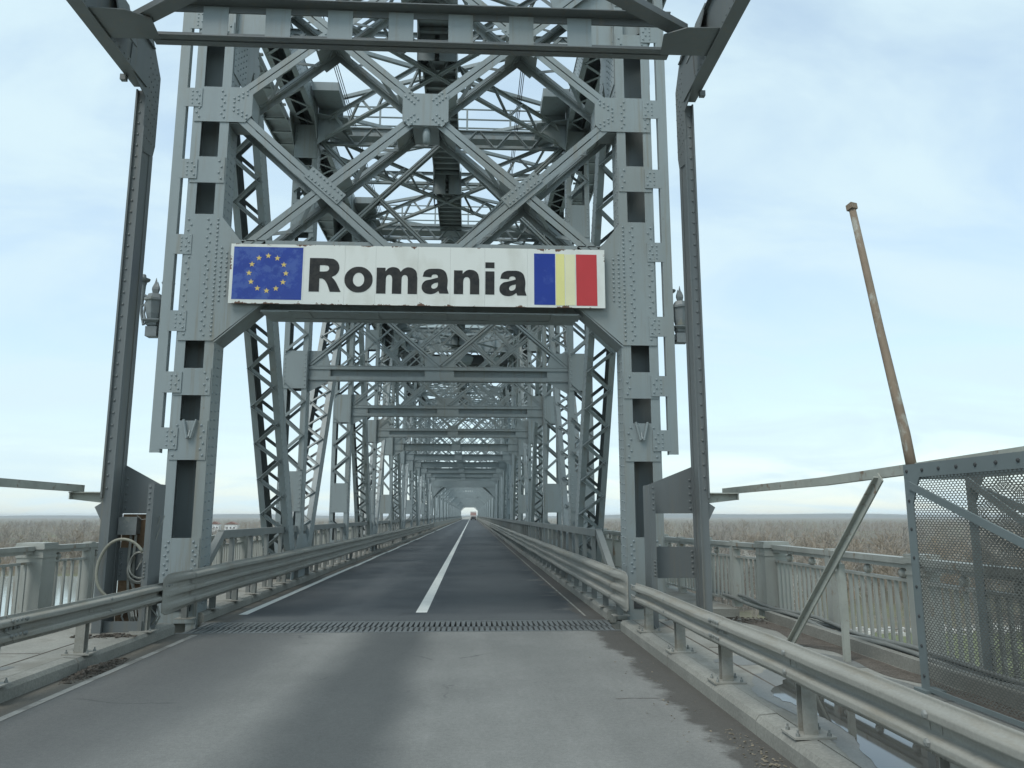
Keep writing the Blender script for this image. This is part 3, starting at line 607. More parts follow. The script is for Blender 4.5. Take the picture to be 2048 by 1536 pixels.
def build_tall_span():
    T = thing('truss_span', 'grey riveted steel truss span with its tall portal carrying the sign', 'bridge span', (X0, YP, 0))
    build_portal(T)
    far = NPAN
    for s in (-1, 1):
        cx = X0+s*(HI+HO)/2; a, b = X0+s*HI, X0+s*HO
        # posts
        for i in range(1, far+1):
            y = YP+PAN*i; near = i <= 2
            laced(T, 'post', cx, y, -.8, y, ZCH, s, .46, .48 if i < 4 else .66, 'parts' if near else ('mid' if i < 5 else 'far'), riv=.16 if i <= 3 else 0, m='steel' if i < 5 else 'steel_far',
                  battens=[(5.31, 6.39), (1.91, 3.0), (-.8, .9)] + ([(9.9, 10.9), (12.2, 13.25)] if i < 5 else []))
        # diagonals
        for i in range(far):
            y0, y1 = YP+PAN*i+(.3 if i == 0 else 0), YP+PAN*(i+1)
            zz = (ZCH+.1, -1.) if i % 2 == 0 else (-1., ZCH+.1)
            laced(T, 'diagonal', cx, y0, zz[0], y1, zz[1], s, .52, .48 if i < 5 else .6, 'parts' if i <= 1 else ('mid' if i < 5 else 'far'), double=False, riv=.17 if i <= 2 else 0, m='steel' if i < 5 else 'steel_far', lace_z=(.3, 12.2))
        # chord
        mb = MB(); yE = YP+PAN*NPAN+.4
        mb.box(a, a+s*.03, YP+.53, yE, ZCH, ZCH+.7); mb.box(b-s*.03, b, YP+.53, yE, ZCH, ZCH+.7); mb.box(a-s*.02, b+s*.02, YP+.53, yE, ZCH+.701, ZCH+.72)
        for x_, w in ((a+s*.031, .12), (b-s*.031, -.12)): mb.box(x_, x_+s*w, YP+.53, yE, ZCH+.001, ZCH+.016)
        ch = mb.build('top_chord', 'steel', T)
        j = MB(); y = YP+.8; k = 0
        while y < YP+60:
            q = 1 if k % 2 else -1; j.beam((cx-q*.27, y, ZCH-.008), (cx+q*.27, y+.5, ZCH-.008), .012, .075, (0, 0, 1)); y += .5; k += 1
        j.build('lacing', 'steel', ch, kind='stuff')
        rv = MB()
        for z in (ZCH+.06, ZCH+.2, ZCH+.5, ZCH+.63): rivet_line(rv, (a, YP+1, z), (a, YP+20, z), 110, (-s, 0, 0), .016)
        rv.build('rivets', 'rivet', ch, kind='stuff')
        # gussets on both faces of every node
        for i in range(0, far+1):
            y = YP+PAN*i+(.3 if i == 0 else 0)
            if i % 2 == 0: P = [(-1.7, .72), (1.9, .72), (1.9, -.15), (1.05, -2.1), (.62, -3.1), (-.25 if i == 0 else -.62, -3.1), (-.25 if i == 0 else -1.05, -2.1), (-.25 if i == 0 else -1.9, -.15), (-.25 if i == 0 else -1.9, .72)]
            else: P = [(-.9, .72), (.9, .72), (.9, -.1), (.3, -.7), (-.3, -.7), (-.9, -.1)]
            if i == 0: P = P[1:]
            for xx in (a-s*.004, b+s*.004):
                g = MB().prism([(xx, y+p, ZCH+z) for p, z in P], (-s*.014 if xx == a-s*.004 else s*.014, 0, 0)).build('gusset_plate', 'steel', ch)
                if i <= 2 and xx == a-s*.004:
                    rr = MB()
                    if i % 2 == 0:
                        for p in np.arange(-.2 if i == 0 else -.9, 1.0, .11):
                            for z in np.arange(-2.0+abs(p)*.8, .6, .13): rr.rivet((xx-s*.014, y+p, ZCH+z), (-s, 0, 0), .017)
                        for p in np.arange(-.2 if i == 0 else -.5, .5, .16): rivet_line(rr, (xx-s*.014, y+p, ZCH-3.0), (xx-s*.014, y+p, ZCH-2.1), 7, (-s, 0, 0), .016)
                    else: rivet_line(rr, (xx-s*.014, y-.8, ZCH+.05), (xx-s*.014, y+.8, ZCH+.05), 10, (-s, 0, 0), .017)
                    rr.build('rivets', 'rivet', g, kind='stuff')
            # deck-level gusset at odd nodes
            if i % 2 == 1 and i < 8:
                MB().prism([(a-s*.004, y-1.3, -.2), (a-s*.004, y-1.1, .35), (a-s*.004, y-.5, 1.3), (a-s*.004, y+.5, 1.3), (a-s*.004, y+1.1, .35), (a-s*.004, y+1.3, -.2)], (-s*.014, 0, 0)).build('gusset_plate', 'steel', T)
        # walkway brackets outside the chord, ladder-like
        w = MB(); yy = YP+1
        w.box(b+s*.15, b+s*.19, YP+1, YP+60, ZCH-.1, ZCH+.1); w.box(b+s*.8, b+s*.84, YP+1, YP+60, ZCH-.1, ZCH+.1)
        while yy < YP+60: w.box(b+s*.02, b+s*.84, yy, yy+.09, ZCH-.06, ZCH-.02); yy += .8
        w.box(b+s*.19, b+s*.8, YP+1, YP+60, ZCH+.06, ZCH+.09); w.build('side_walkway', 'steel', T)
        for i in range(1, 6):
            y = YP+PAN*i
            MB().prism([(a-s*.02, y-.75, ZCH+.05), (a-s*.02, y+.75, ZCH+.05), (a-s*.9, y+.5, ZCH+.05), (a-s*.9, y-.5, ZCH+.05)], (0, 0, .014)).prism([(a-s*.03, y-.42, ZCH-.75), (a-s*.03, y-.42, ZCH+.6), (a-s*.75, y-.42, ZCH+.6), (a-s*.75, y-.42, ZCH-.2)], (0, .014, 0)).box(a-s*.05, a-s*.8, y-1.5, y-.45, ZCH+.35, ZCH+.6).build('node_box', 'steel', T)
    for i in range(1, far): sway_frame(T, i, i <= 2)
    for i in range(0, far): top_bracing(T, i)
    # centre walkway slung under the top bracing
    w = MB(); y0, y1 = YP+.6, YP+PAN*NPAN
    for q in (-1, 1): w.box(X0+q*.42, X0+q*.45, y0, y1, ZCH+.12, ZCH+.42)
    w.box(X0-.42, X0+.42, y0, y1, ZCH+.36, ZCH+.38)
    wk = w.build('centre_walkway', 'steel', T)
    y = y0+.3; k = 0
    while y < YP+26:
        MB().box(X0-.419, X0+.419, y, y+.10, ZCH+.20, ZCH+.30).build('rung', 'steel', wk); y += .42
        k += 1
    j = MB()
    while y < y1-.5: j.box(X0-.419, X0+.419, y, y+.1, ZCH+.20, ZCH+.30); y += .42
    j.build('rungs', 'steel', wk, kind='stuff')
    for i in range(0, 6):   # hanger cheeks at the nodes
        yy = YP+PAN*i+4.2
        for q in (-1, 1): MB().prism([(X0+q*.47, yy-.5, ZCH-.5), (X0+q*.47, yy+.5, ZCH-.5), (X0+q*.47, yy+.75, ZCH+.45), (X0+q*.47, yy-.75, ZCH+.45)], (q*.02, 0, 0)).build('hanger_plate', 'steel', wk)
        MB().box(X0-.47, X0-.06, yy-.56, yy-.54, ZCH-.45, ZCH+.4).box(X0+.06, X0+.47, yy-.56, yy-.54, ZCH-.45, ZCH+.4).build('hanger_plate', 'steel', wk)
    # rails of the transverse catwalk at the first panel
    for i in (1, 2):
        y = YP+PAN*i+1.1; c = MB().box(X0-3.6, X0+3.6, y-.35, y+.35, ZCH+.15, ZCH+.45).build('catwalk', 'steel', T)
        for z in (ZCH+.85, ZCH+1.15, ZCH+1.5): MB().tube([(X0-3.6, y+.3, z), (X0+3.6, y+.3, z)], .028, 6).build('rail', 'steel', c)
        for xx in np.linspace(-3.5, 3.5, 6): MB().box(X0+xx-.03, X0+xx+.03, y+.28, y+.33, ZCH+.45, ZCH+1.5).build('rail_post', 'steel', c)
    # thin hanging cables
    for x_, dx in ((X0-2.9, .06), (X0+2.2, .05)):
        for k in range(3): MB().tube([(x_+dx*k, YP+3, ZCH+.55), (x_+dx*k, YP+40, ZCH+.5)], .012, 5).build('cable', 'dark', T)
    # machinery floor: deep plate girders across the span and a pale machine house
    y = YP+PAN*5-1.2
    mg = MB().box(X0-3.68, X0+3.68, y, y+.03, 13.05, 14.7).box(X0-3.68, X0+3.68, y-.2, y+.2, 13.02, 13.05).box(X0-3.68, X0+3.68, y-.2, y+.2, 14.7, 14.73).build('machinery_girder', 'steel_far', T)
    for k in range(9): MB().box(X0-3.3+k*.82, X0-3.28+k*.82, y-.15, y, 13.05, 14.7).build('stiffener', 'steel_far', mg)
    MB().box(X0-3.1, X0+3.1, y+.8, y+5, 14.9, 17.2).build('machine_house', 'shed', T)
    MB().box(X0-3.4, X0+3.4, y+.3, y+5.3, 12.3, 12.9).build('gear_housing', 'seam', T)
    for xx in (-2.2, 0.4, 2.3): MB().lathe((X0+xx, y+.6, 12.2), [(.2, 0), (.6, .15), (.7, .5), (.4, .8)], 12).build('gear_drum', 'steel_far', T)
    # far portal with sloping corners
    ye = YP+PAN*NPAN
    e = MB().box(X0-HI, X0+HI, ye-.2, ye+.2, 5.15, 6.4)
    for s in (-1, 1): e.prism([(X0+s*HI, ye-.2, 3.9), (X0+s*HI, ye-.2, 5.2), (X0+s*(HI-1.1), ye-.2, 5.2)], (0, .4, 0))
    e.build('far_portal', 'steel_far', T)
build_tall_span()

# ------------------------------------------------------------------ the lower spans beyond
def low_span(y0, n, pan, label):
    T = thing('truss_span', label, 'bridge span', (X0, y0, 0), 'low truss spans beyond the tall span')
    ye = y0+n*pan; zt = 8.2
    for s in (-1, 1):
        a, b = X0+s*HI, X0+s*(HO-.05)
        MB().box(a+s*.02, b, y0, ye-.3, zt, zt+.55).build('top_chord', 'steel_far', T)
        for i in range(n+1):
            y = min(y0+i*pan, ye-.3); p = MB().box(a, a+s*.16, y-.25, y+.25, 0, zt).box(b-s*.16, b, y-.25, y+.25, 0, zt).build('post', 'steel_far', T)
            for z in (1.4, 3.2, 5.0, 6.6): MB().box(a+s*.16, b-s*.16, y-.24, y-.2, z-.45, z+.45).build('batten_plate', 'steel_far', p)
            if i < n:
                zz = (zt, 0) if i % 2 == 0 else (0, zt); cx = (a+b)/2
                d = MB()
                for q in (-.22, .22): d.beam((cx+q, y+.3, zz[0]), (cx+q, y+pan-.3, zz[1]), .12, .4, EX)
                d.build('diagonal', 'steel_far', T)
    for i in range(n+1):
        y = min(y0+i*pan, ye-.3)
        h = 5.35 if i in (0, n) else 6.55
        f = MB().box(X0-HI, X0+HI, y-.12, y+.12, h, h+(.8 if i in (0, n) else .26))
        f.build('cross_strut', 'steel_far', T)
        for s in (-1, 1):
            k = 1.5 if i in (0, n) else 2.2
            MB().beam((X0+s*(HI+.05), y, h-(1.35 if i in (0, n) else 2.4)), (X0+s*(HI-k-.1), y, h+.1), .24, .22, (0, 1, 0)).build('knee_brace', 'steel_far', T)
        if i < n:
            for q in (-1, 1):
                MB().beam((X0+q*HI, y+.2, zt+.1), (X0-q*HI, y+pan-.2, zt+.1), .1, .14, EX).build('plan_brace', 'steel_far', T)
                MB().beam((X0+q*HI, y+.02, h+.4), (X0, y+.02, zt+.2), .06, .14, (0, 1, 0)).build('sway_brace', 'steel_far', T)
for k, w in enumerate(('first', 'second', 'third', 'fourth')):
    low_span(YP+PAN*NPAN+1.+k*65., 8, 8., 'lower grey truss span with sloping corners, %s behind the tall span' % w)

# ------------------------------------------------------------------ sign
def px_sign(x, y): # read-off helper for the sign face: photo pixel -> (X, Z) on the plane of the sign
    f = V((math.sin(PSI)*math.cos(PITCH), math.cos(PSI)*math.cos(PITCH), math.sin(PITCH))); r = V((math.cos(PSI), -math.sin(PSI), 0)); u = r.cross(f)
    v = r*((x-1024)/1540)+u*((768-y)/1540)+f; k = YS/v.y; return v.x*k, CAMZ+v.z*k
YS = YP-.13
def build_sign():
    x0, z1 = px_sign(463, 487); x1, z0 = px_sign(1211, 619); z0 = px_sign(456, 606)[1]
    T = thing('border_sign', 'white enamel border sign reading Romania hung across the portal', 'sign', (X0, YS, z0))
    pm = bpy.data.materials.new('chipped_sign_enamel'); pm.use_nodes = True; t = pm.node_tree; L = t.links.new; b = t.nodes['Principled BSDF']; b.inputs['Roughness'].default_value = .35
    tc = N(t, 'ShaderNodeTexCoord'); sp = N(t, 'ShaderNodeSeparateXYZ'); L(tc.outputs['Object'], sp.inputs[0])
    def mth(op, a, c=0.):
        n = N(t, 'ShaderNodeMath', operation=op)
        for i, q in enumerate((a, c)):
            if isinstance(q, (int, float)): n.inputs[i].default_value = q
            else: L(q, n.inputs[i])
        return n.outputs[0]
    dz = mth('MINIMUM', mth('SUBTRACT', z1, sp.outputs[2]), mth('SUBTRACT', sp.outputs[2], z0)); dx = mth('MINIMUM', mth('SUBTRACT', x1, sp.outputs[0]), mth('SUBTRACT', sp.outputs[0], x0))
    d = mth('MINIMUM', dz, dx)
    no = N(t, 'ShaderNodeTexNoise'); no.inputs['Scale'].default_value = 3.2; no.inputs['Detail'].default_value = 7; no.inputs['Roughness'].default_value = .7; L(tc.outputs['Object'], no.inputs['Vector'])
    chip = N(t, 'ShaderNodeMapRange'); L(mth('SUBTRACT', mth('MULTIPLY', mth('SUBTRACT', no.outputs[0], .53), .5), d), chip.inputs[0]); chip.inputs[1].default_value = 0; chip.inputs[2].default_value = .008
    n2 = N(t, 'ShaderNodeTexNoise'); n2.inputs['Scale'].default_value = 2; n2.inputs['Detail'].default_value = 6; mp = N(t, 'ShaderNodeMapping'); mp.inputs['Scale'].default_value = (1.2, 1, .6); L(tc.outputs['Object'], mp.inputs[0]); L(mp.outputs[0], n2.inputs['Vector'])
    st = N(t, 'ShaderNodeMapRange'); L(n2.outputs[0], st.inputs[0]); st.inputs[1].default_value = .5; st.inputs[2].default_value = .72; st.inputs[3].default_value = 0; st.inputs[4].default_value = .55
    m1 = N(t, 'ShaderNodeMix', data_type='RGBA'); L(st.outputs[0], m1.inputs[0]); m1.inputs[6].default_value = (.74, .76, .71, 1); m1.inputs[7].default_value = (.55, .55, .48, 1)
    m2 = N(t, 'ShaderNodeMix', data_type='RGBA'); L(chip.outputs[0], m2.inputs[0]); L(m1.outputs[2], m2.inputs[6]); m2.inputs[7].default_value = (.13, .065, .035, 1); L(m2.outputs[2], b.inputs['Base Color'])
    seams = [px_sign(x, 550)[0] for x in (607, 689, 751, 835.5, 900.5, 969.5, 1055)]
    edges = [x0]+seams+[x1]
    MB().box(x0+.004, x1-.004, YS+.018, YS+.05, z0+.004, z1-.004).build('backing_frame', 'rusty', T)
    for k in range(len(edges)-1): MB().box(edges[k]+.001, edges[k+1]-.001, YS+.0004*(k % 3), YS+.017, z0, z1).build('panel', pm, T)
    for xx in np.linspace(x0+.3, x1-.3, 5): MB().box(xx-.04, xx+.04, YS+.05, YS+.16, z0+.15, z1-.05).build('hanger', 'steel', T)
    def rect(name, a, c, m, dy=.003):
        (xa, za), (xb, zb) = px_sign(*a), px_sign(*c); return MB().box(xa, xb, YS-dy, YS, zb, za).build(name, m, T)
    fl = rect('blue_flag', (469, 493), (602, 600), 'blue')
    cx, cz = px_sign(535, 546.5); R = .33
    for k in range(12):
        a = math.pi/2-2*math.pi*k/12; sx, sz = cx+R*math.cos(a), cz+R*math.sin(a)
        P = []
        for j in range(10):
            rr = .056 if j % 2 == 0 else .023; q = math.pi/2+math.pi*j/5; P.append((sx+rr*math.cos(q), YS-.0065, sz+rr*math.sin(q)))
        MB().prism(P, (0, .0028, 0)).build('star', 'star', fl)
    rect('flag_stripe', (1068, 507), (1111, 610), 'flagblue'); rect('flag_stripe', (1111.4, 508), (1130, 611), 'yellow'); rect('flag_stripe', (1130.4, 509), (1151.3, 611), 'cream'); rect('flag_stripe', (1151.7, 509), (1195, 612), 'red')
    # letters, each its own cut-out foil
    boxes = [('R', 617, 684, 517, 583), ('o', 688, 746, 534, 584.5), ('m', 752, 835, 535, 587), ('a', 843, 898, 538, 587.5), ('n', 907.5, 958.7, 540, 588), ('i', 970.4, 989, 525, 589), ('a', 998.7, 1053, 542, 591.5)]
    for ch, xa, xb, ya, yb in boxes:
        o = letter(ch, px_sign(xa, yb), px_sign(xb, ya)); o.name = 'letter'; adopt(o, T)
def letter(ch, lo, hi):
    """heavy grotesque letter drawn from strokes and bowls in a unit box (w x h), then fitted"""
    cu = bpy.data.curves.new('letter', 'CURVE'); cu.dimensions = '2D'; cu.fill_mode = 'BOTH'; cu.extrude = .0015; cu.resolution_u = 10
    def spl(pts, bez=None):
        s = cu.splines.new('BEZIER'); s.bezier_points.add(len(pts)-1); s.use_cyclic_u = True
        for p, (x, y, k) in zip(s.bezier_points, pts):
            p.co = (x, y, 0); h = 'AUTO' if k == 'c' else 'VECTOR'; p.handle_left_type = h; p.handle_right_type = h
    def ell(cx, cy, rx, ry):
        spl([(cx+rx*math.cos(a)*1., cy+ry*math.sin(a), 'c') for a in np.linspace(0, 2*math.pi, 9)[:-1]])
    if ch == 'R':
        spl([(0, 0, 'v'), (0, 1, 'v'), (.55, 1, 'v'), (.80, .95, 'c'), (.93, .74, 'c'), (.86, .54, 'c'), (.70, .44, 'v'), (.80, .34, 'c'), (1, 0, 'v'), (.66, 0, 'v'), (.52, .30, 'c'), (.42, .385, 'c'), (.32, .39, 'v'), (.32, 0, 'v')])
        spl([(.32, .60, 'v'), (.46, .60, 'v'), (.58, .63, 'c'), (.61, .70, 'c'), (.58, .765, 'c'), (.47, .79, 'v'), (.32, .79, 'v')])
    elif ch == 'o':
        ell(.5, .5, .5, .5); ell(.5, .5, .2, .27)
    elif ch in 'nm':
        def arch(x0, w, st):
            pass
        if ch == 'n':
            spl([(0, 0, 'v'), (0, .97, 'v'), (.34, .97, 'v'), (.34, .83, 'v'), (.47, .955, 'c'), (.66, 1, 'c'), (.91, .89, 'c'), (1, .60, 'v'), (1, 0, 'v'), (.635, 0, 'v'), (.635, .52, 'v'), (.60, .65, 'c'), (.50, .70, 'c'), (.40, .645, 'c'), (.365, .50, 'v'), (.365, 0, 'v')])
        else:
            spl([(0, 0, 'v'), (0, .97, 'v'), (.215, .97, 'v'), (.215, .84, 'v'), (.30, .96, 'c'), (.41, 1, 'c'), (.52, .955, 'c'), (.59, .83, 'v'), (.68, .955, 'c'), (.79, 1, 'c'), (.945, .90, 'c'), (1, .62, 'v'), (1, 0, 'v'), (.77, 0, 'v'), (.77, .55, 'v'), (.745, .67, 'c'), (.69, .71, 'c'), (.635, .66, 'c'), (.615, .53, 'v'), (.615, 0, 'v'), (.385, 0, 'v'), (.385, .55, 'v'), (.36, .67, 'c'), (.31, .71, 'c'), (.25, .66, 'c'), (.23, .52, 'v'), (.23, 0, 'v')])
    elif ch == 'i':
        spl([(0, 0, 'v'), (0, .72, 'v'), (1, .72, 'v'), (1, 0, 'v')]); spl([(0, .82, 'v'), (0, 1, 'v'), (1, 1, 'v'), (1, .82, 'v')])
    elif ch == 'a':
        spl([(.03, .68, 'v'), (.12, .91, 'c'), (.48, 1, 'c'), (.82, .93, 'c'), (.94, .68, 'c'), (.94, .22, 'v'), (1, .02, 'v'), (.66, .02, 'v'), (.62, .12, 'v'), (.47, .02, 'c'), (.29, -.01, 'c'), (.07, .08, 'c'), (0, .28, 'c'), (.10, .49, 'c'), (.34, .575, 'c'), (.60, .65, 'v'), (.565, .75, 'c'), (.47, .775, 'c'), (.38, .745, 'c'), (.35, .66, 'v')])
        spl([(.60, .46, 'v'), (.44, .41, 'c'), (.355, .31, 'c'), (.39, .22, 'c'), (.49, .215, 'c'), (.58, .29, 'c'), (.60, .39, 'v')])
    ob = bpy.data.objects.new('letter', cu); COL.objects.link(ob)
    dg = bpy.context.evaluated_depsgraph_get(); me = bpy.data.meshes.new_from_object(ob.evaluated_get(dg)); bpy.data.objects.remove(ob, do_unlink=True)
    w, h = hi[0]-lo[0], hi[1]-lo[1]
    for v in me.vertices: v.co = (lo[0]+v.co.x*w, YS-.0025-v.co.z, lo[1]+v.co.y*h)
    me.materials.clear(); me.materials.append(M['black'])
    bm = bmesh.new(); bm.from_mesh(me); bmesh.ops.recalc_face_normals(bm, faces=bm.faces); bm.to_mesh(me); bm.free()
    o = bpy.data.objects.new('letter', me); COL.objects.link(o); return o
build_sign()

# ------------------------------------------------------------------ wall lanterns on the portal columns
def lantern(s, label):
    xc = X0+s*(HO+.47); y = YP+.1; z0 = 5.0
    T = thing('wall_lantern', label, 'lantern', (xc, y, z0), 'old iron lanterns on the portal columns')
    k = lambda x: xc+s*x
    MB().box(k(-.11), k(.09), y-.1, y+.1, z0-.02, z0+.16).build('socket', 'iron', T)
    MB().box(k(-.32), k(-.11), y-.05, y+.05, z0+.03, z0+.12).tube([(k(-.3), y, z0), (k(-.2), y, z0-.05), (k(-.16), y, z0-.1)], .02, 6).build('bracket', 'iron', T)
    MB().lathe((k(0), y, z0+.16), [(.08, 0), (.13, .03), (.14, .07), (.22, .11), (.22, .13), (.15, .135)], 4).build('base', 'iron', T)
    MB().lathe((k(0), y, z0+.29), [(.10, 0), (.13, .12), (.155, .36)], 6).build('lamp_body', 'iron', T)
    MB().lathe((k(0), y, z0+.65), [(.18, 0), (.18, .04), (.155, .045), (.11, .13), (.08, .135)], 6).build('cap', 'iron', T)
    sp = MB()
    for dx, dz, r in ((-.0, .30, .05), (-.07, .22, .045), (.06, .2, .04)):
        sp.lathe((k(dx*.6), y+dx*.3, z0+.79), [(r*.5, 0), (r, .08), (r*.9, .12), (.004, dz)], 4)
    sp.build('crown', 'iron', T)
    for q in (-1, 1):
        xo = k(.22) if q > 0 else k(-.14); yo = y-.02 if q > 0 else y+.2
        tch = MB().lathe((xo, yo, z0+.58), [(.03, 0), (.04, .12), (.05, .36), (.065, .40), (.05, .41), (.11, .45), (.12, .48), (.05, .50), (.035, .56), (.02, .57)], 12).build('torch', 'iron', T, smooth=False)
        if q > 0:
            ring = [(xo+.11*math.cos(a)*1.0, yo, z0+.66+.1*math.sin(a)) for a in np.linspace(0, 2*math.pi, 17)]
            MB().tube(ring, .025, 6).tube([(xo, yo, z0+.6), (k(.21), yo, z0+.4), (k(.15), yo-.03, z0+.2), (k(.05), yo-.08, z0+.24)], .026, 6).tube([(k(.14), yo, z0+.62), (k(.15), yo-.04, z0+.4), (k(.08), yo-.08, z0+.22)], .024, 6).build('scroll', 'iron', T)
lantern(-1, 'old iron lantern with torch finials left of the left portal column')
lantern(1, 'old iron lantern with torch finials right of the right portal column')

# ------------------------------------------------------------------ outer gantry in front of the portal
def build_gantry():
    yg = 11.5
    T = thing('steel_gantry', 'weathered dark steel gantry frame standing just before the portal', 'gantry', (X0, yg, DECKZ))
    m = 'steel_dirty'
    for s in (-1, 1):
        xo = -5.33 if s < 0 else 3.56; xi = xo-s*.13
        zt = 8.42
        p = MB().box(xi, xi+s*.02, yg, yg+.42, DECKZ, zt).box(xi+s*.021, xo, yg+.001, yg+.017, 2.0, zt).box(xi+s*.021, xo, yg+.40, yg+.416, DECKZ, zt)
        p.box(xi-s*.001, xi-s*.025, yg-.012, yg+.03, DECKZ, zt-.6).box(xi+s*.021, xi+s*.11, yg+.001, yg+.017, DECKZ, 2.0).box(xo-s*.025, xo-s*.0, yg-.04, yg+.0, 2.05, zt).box(xi-s*.001, xi-s*.012, yg+.3, yg+.42, DECKZ, 7.5)
        post = p.build('post', m, T)
        rv = MB(); rivet_line(rv, (xi+s*.065, yg, 2.1), (xi+s*.065, yg, zt-.1), 34, (0, -1, 0), .017); rivet_line(rv, (xi, yg+.06, .3), (xi, yg+.06, 7.8), 50, (-s, 0, 0), .014)
        rv.build('rivets', m, post, kind='stuff')
        # inner short leg and connecting plates
        xl = -4.64 if s < 0 else 2.68
        lg = MB().box(xl, xl+s*.02, yg+.12, yg+.55, DECKZ, 2.26).box(xl+s*.021, xl+s*.085, yg+.12, yg+.136, DECKZ, 2.26).build('short_leg', m, T)
        yq = yg+.40; pl = MB().prism([(xl+s*.02, yq, 2.26), (xi-s*.0, yq, 2.55), (xi, yq, 1.83), (xl+s*.02, yq, 1.83)], (0, .014, 0)).build('tie_plate', m, T)
        p2 = MB().box(xl+s*.02, xi, yq, yq+.014, .86, 1.33).build('tie_plate', m, T)
        for z0_, z1_, pp in ((1.85, 2.4, pl), (.9, 1.3, p2)):
            rr = MB(); rivet_line(rr, (xi-s*.05, yq, z0_), (xi-s*.05, yq, z1_), 5, (0, -1, 0), .018); rivet_line(rr, (xl+s*.055, yg+.12, z0_), (xl+s*.055, yg+.12, z1_-.15), 5, (0, -1, 0), .015); rr.build('rivets', m, pp, kind='stuff')
        # stub arm with a bar on it
        MB().prism([(xo, yg+.05, 1.98), (xo, yg+.05, 2.14), (xo+s*.43, yg+.05, 2.12), (xo+s*.43, yg+.05, 2.03)], (0, .02, 0)).box(xo, xo+s*.45, yg-.03, yg+.15, 2.121, 2.137).box(xo+s*.43, xo+s*.445, yg-.02, yg+.14, 2.03, 2.12).build('stub_arm', 'barpaint', T)
        MB().prism([(xi+s*.1, yg+.02, 1.7), (xi+s*.22, yg+.02, 1.92), (xi+s*.1, yg+.02, 2.0)], (0, .3, 0)).build('corbel', m, T)
        # longitudinal girder overhead
        zb = 8.45; yb = -3.
        g = MB().box(xi, xi+s*.02, yb, yg+.1, zb+.02, zb+.75).box(xi-s*.04, xo+s*.03, yb, yg-.05, zb, zb+.02).box(xi-s*.06, xo+s*.03, yb, yg+.1, zb+.75, zb+.77).box(xi-s*.001, xi-s*.014, yb, yg-.5, zb+.021, zb+.14).build('overhead_girder', m, T)
        rv = MB(); rivet_line(rv, (xi-s*.014, 5, zb+.09), (xi-s*.014, yg-.6, zb+.09), 40, (-s, 0, 0), .014); rv.build('rivets', m, g, kind='stuff')
        gp = MB().prism([(xi-s*.002, yg-.62, zb+.03), (xi-s*.002, yg-.55, zb+.9), (xi-s*.002, yg+.1, zb+.9), (xi-s*.002, yg+.46, zb+.45), (xi-s*.002, yg+.46, 7.7), (xi-s*.002, yg+.40, 7.5), (xi-s*.002, yg+.06, 7.42), (xi-s*.002, yg-.02, 7.9), (xi-s*.002, yg-.02, 8.3)], (-s*.016, 0, 0)).build('corner_gusset', m, T)
        rr = MB()
        for k in range(5): rivet_line(rr, (xi-s*.018, yg+.04+.09*k, 7.6), (xi-s*.018, yg+.04+.09*k, 9.1-.05*k), 9, (-s, 0, 0), .013, stag=(0, .03, 0))
        rr.build('rivets', m, gp, kind='stuff')
        MB().box(xo+s*.0, xo+s*.085, yg-.42, yg-.34, zb-.09, zb-.001).build('lug', m, T)
        # horizontal gusset at the cross beam and plan brace heading inward
        yc = 10.3
        hg = MB().prism([(xi-s*.001, yc-.75, zb+.03), (xi-s*.001, yc-.08, zb+.03), (xi-s*.72, yc-.08, zb+.03), (xi-s*.78, yc-.55, zb+.03), (xi-s*.5, yc-.72, zb+.03)], (0, 0, .014)).build('plan_gusset', m, T)
        MB().beam((xi-s*.42, yc-.32, zb+.14+.13*(s > 0)), (xi-s*8.1, yc-5.4, zb+.14+.13*(s > 0)), .15, .12, (1, -1, 0)).beam((xi-s*.42, yc-.32, zb+.07+.13*(s > 0)), (xi-s*8.1, yc-5.4, zb+.07+.13*(s > 0)), .22, .014, (1, -1.5, 0)).build('plan_brace', m, T)
        MB().beam((xi-s*.2, yc+.1, 8.62), (xi-s*.03, yc+.1, 9.3), .02, .5, EX).build('web_plate', m, T)
    yc = 10.3; xa, xb = -4.62, 2.86
    c = MB()
    for z, q in ((8.53, 1), (9.1, -1)):
        c.box(xa, xb, yc-.13, yc+.13, z, z+.014*q); c.box(xa, xb, yc-.012, yc-.002, z, z+q*.12); c.box(xa, xb, yc+.002, yc+.012, z, z+q*.12)
    c.box(xa, xb, yc-.20, yc-.131, 9.085, 9.1)
    cb = c.build('cross_beam', m, T)
    for x in (-3.75, -2.86, -1.97, -1.09, -.22, .67, 1.53): 
        b = MB().box(x-.18, x+.18, yc-.026, yc-.014, 8.58, 9.06).build('batten_plate', 'steel', cb)
        rr = MB(); rivet_line(rr, (x-.17, yc-.14, 9.115), (x+.17, yc-.14, 9.115), 4, (0, -1, 0), .016); rr.build('rivets', m, b, kind='stuff')
build_gantry()

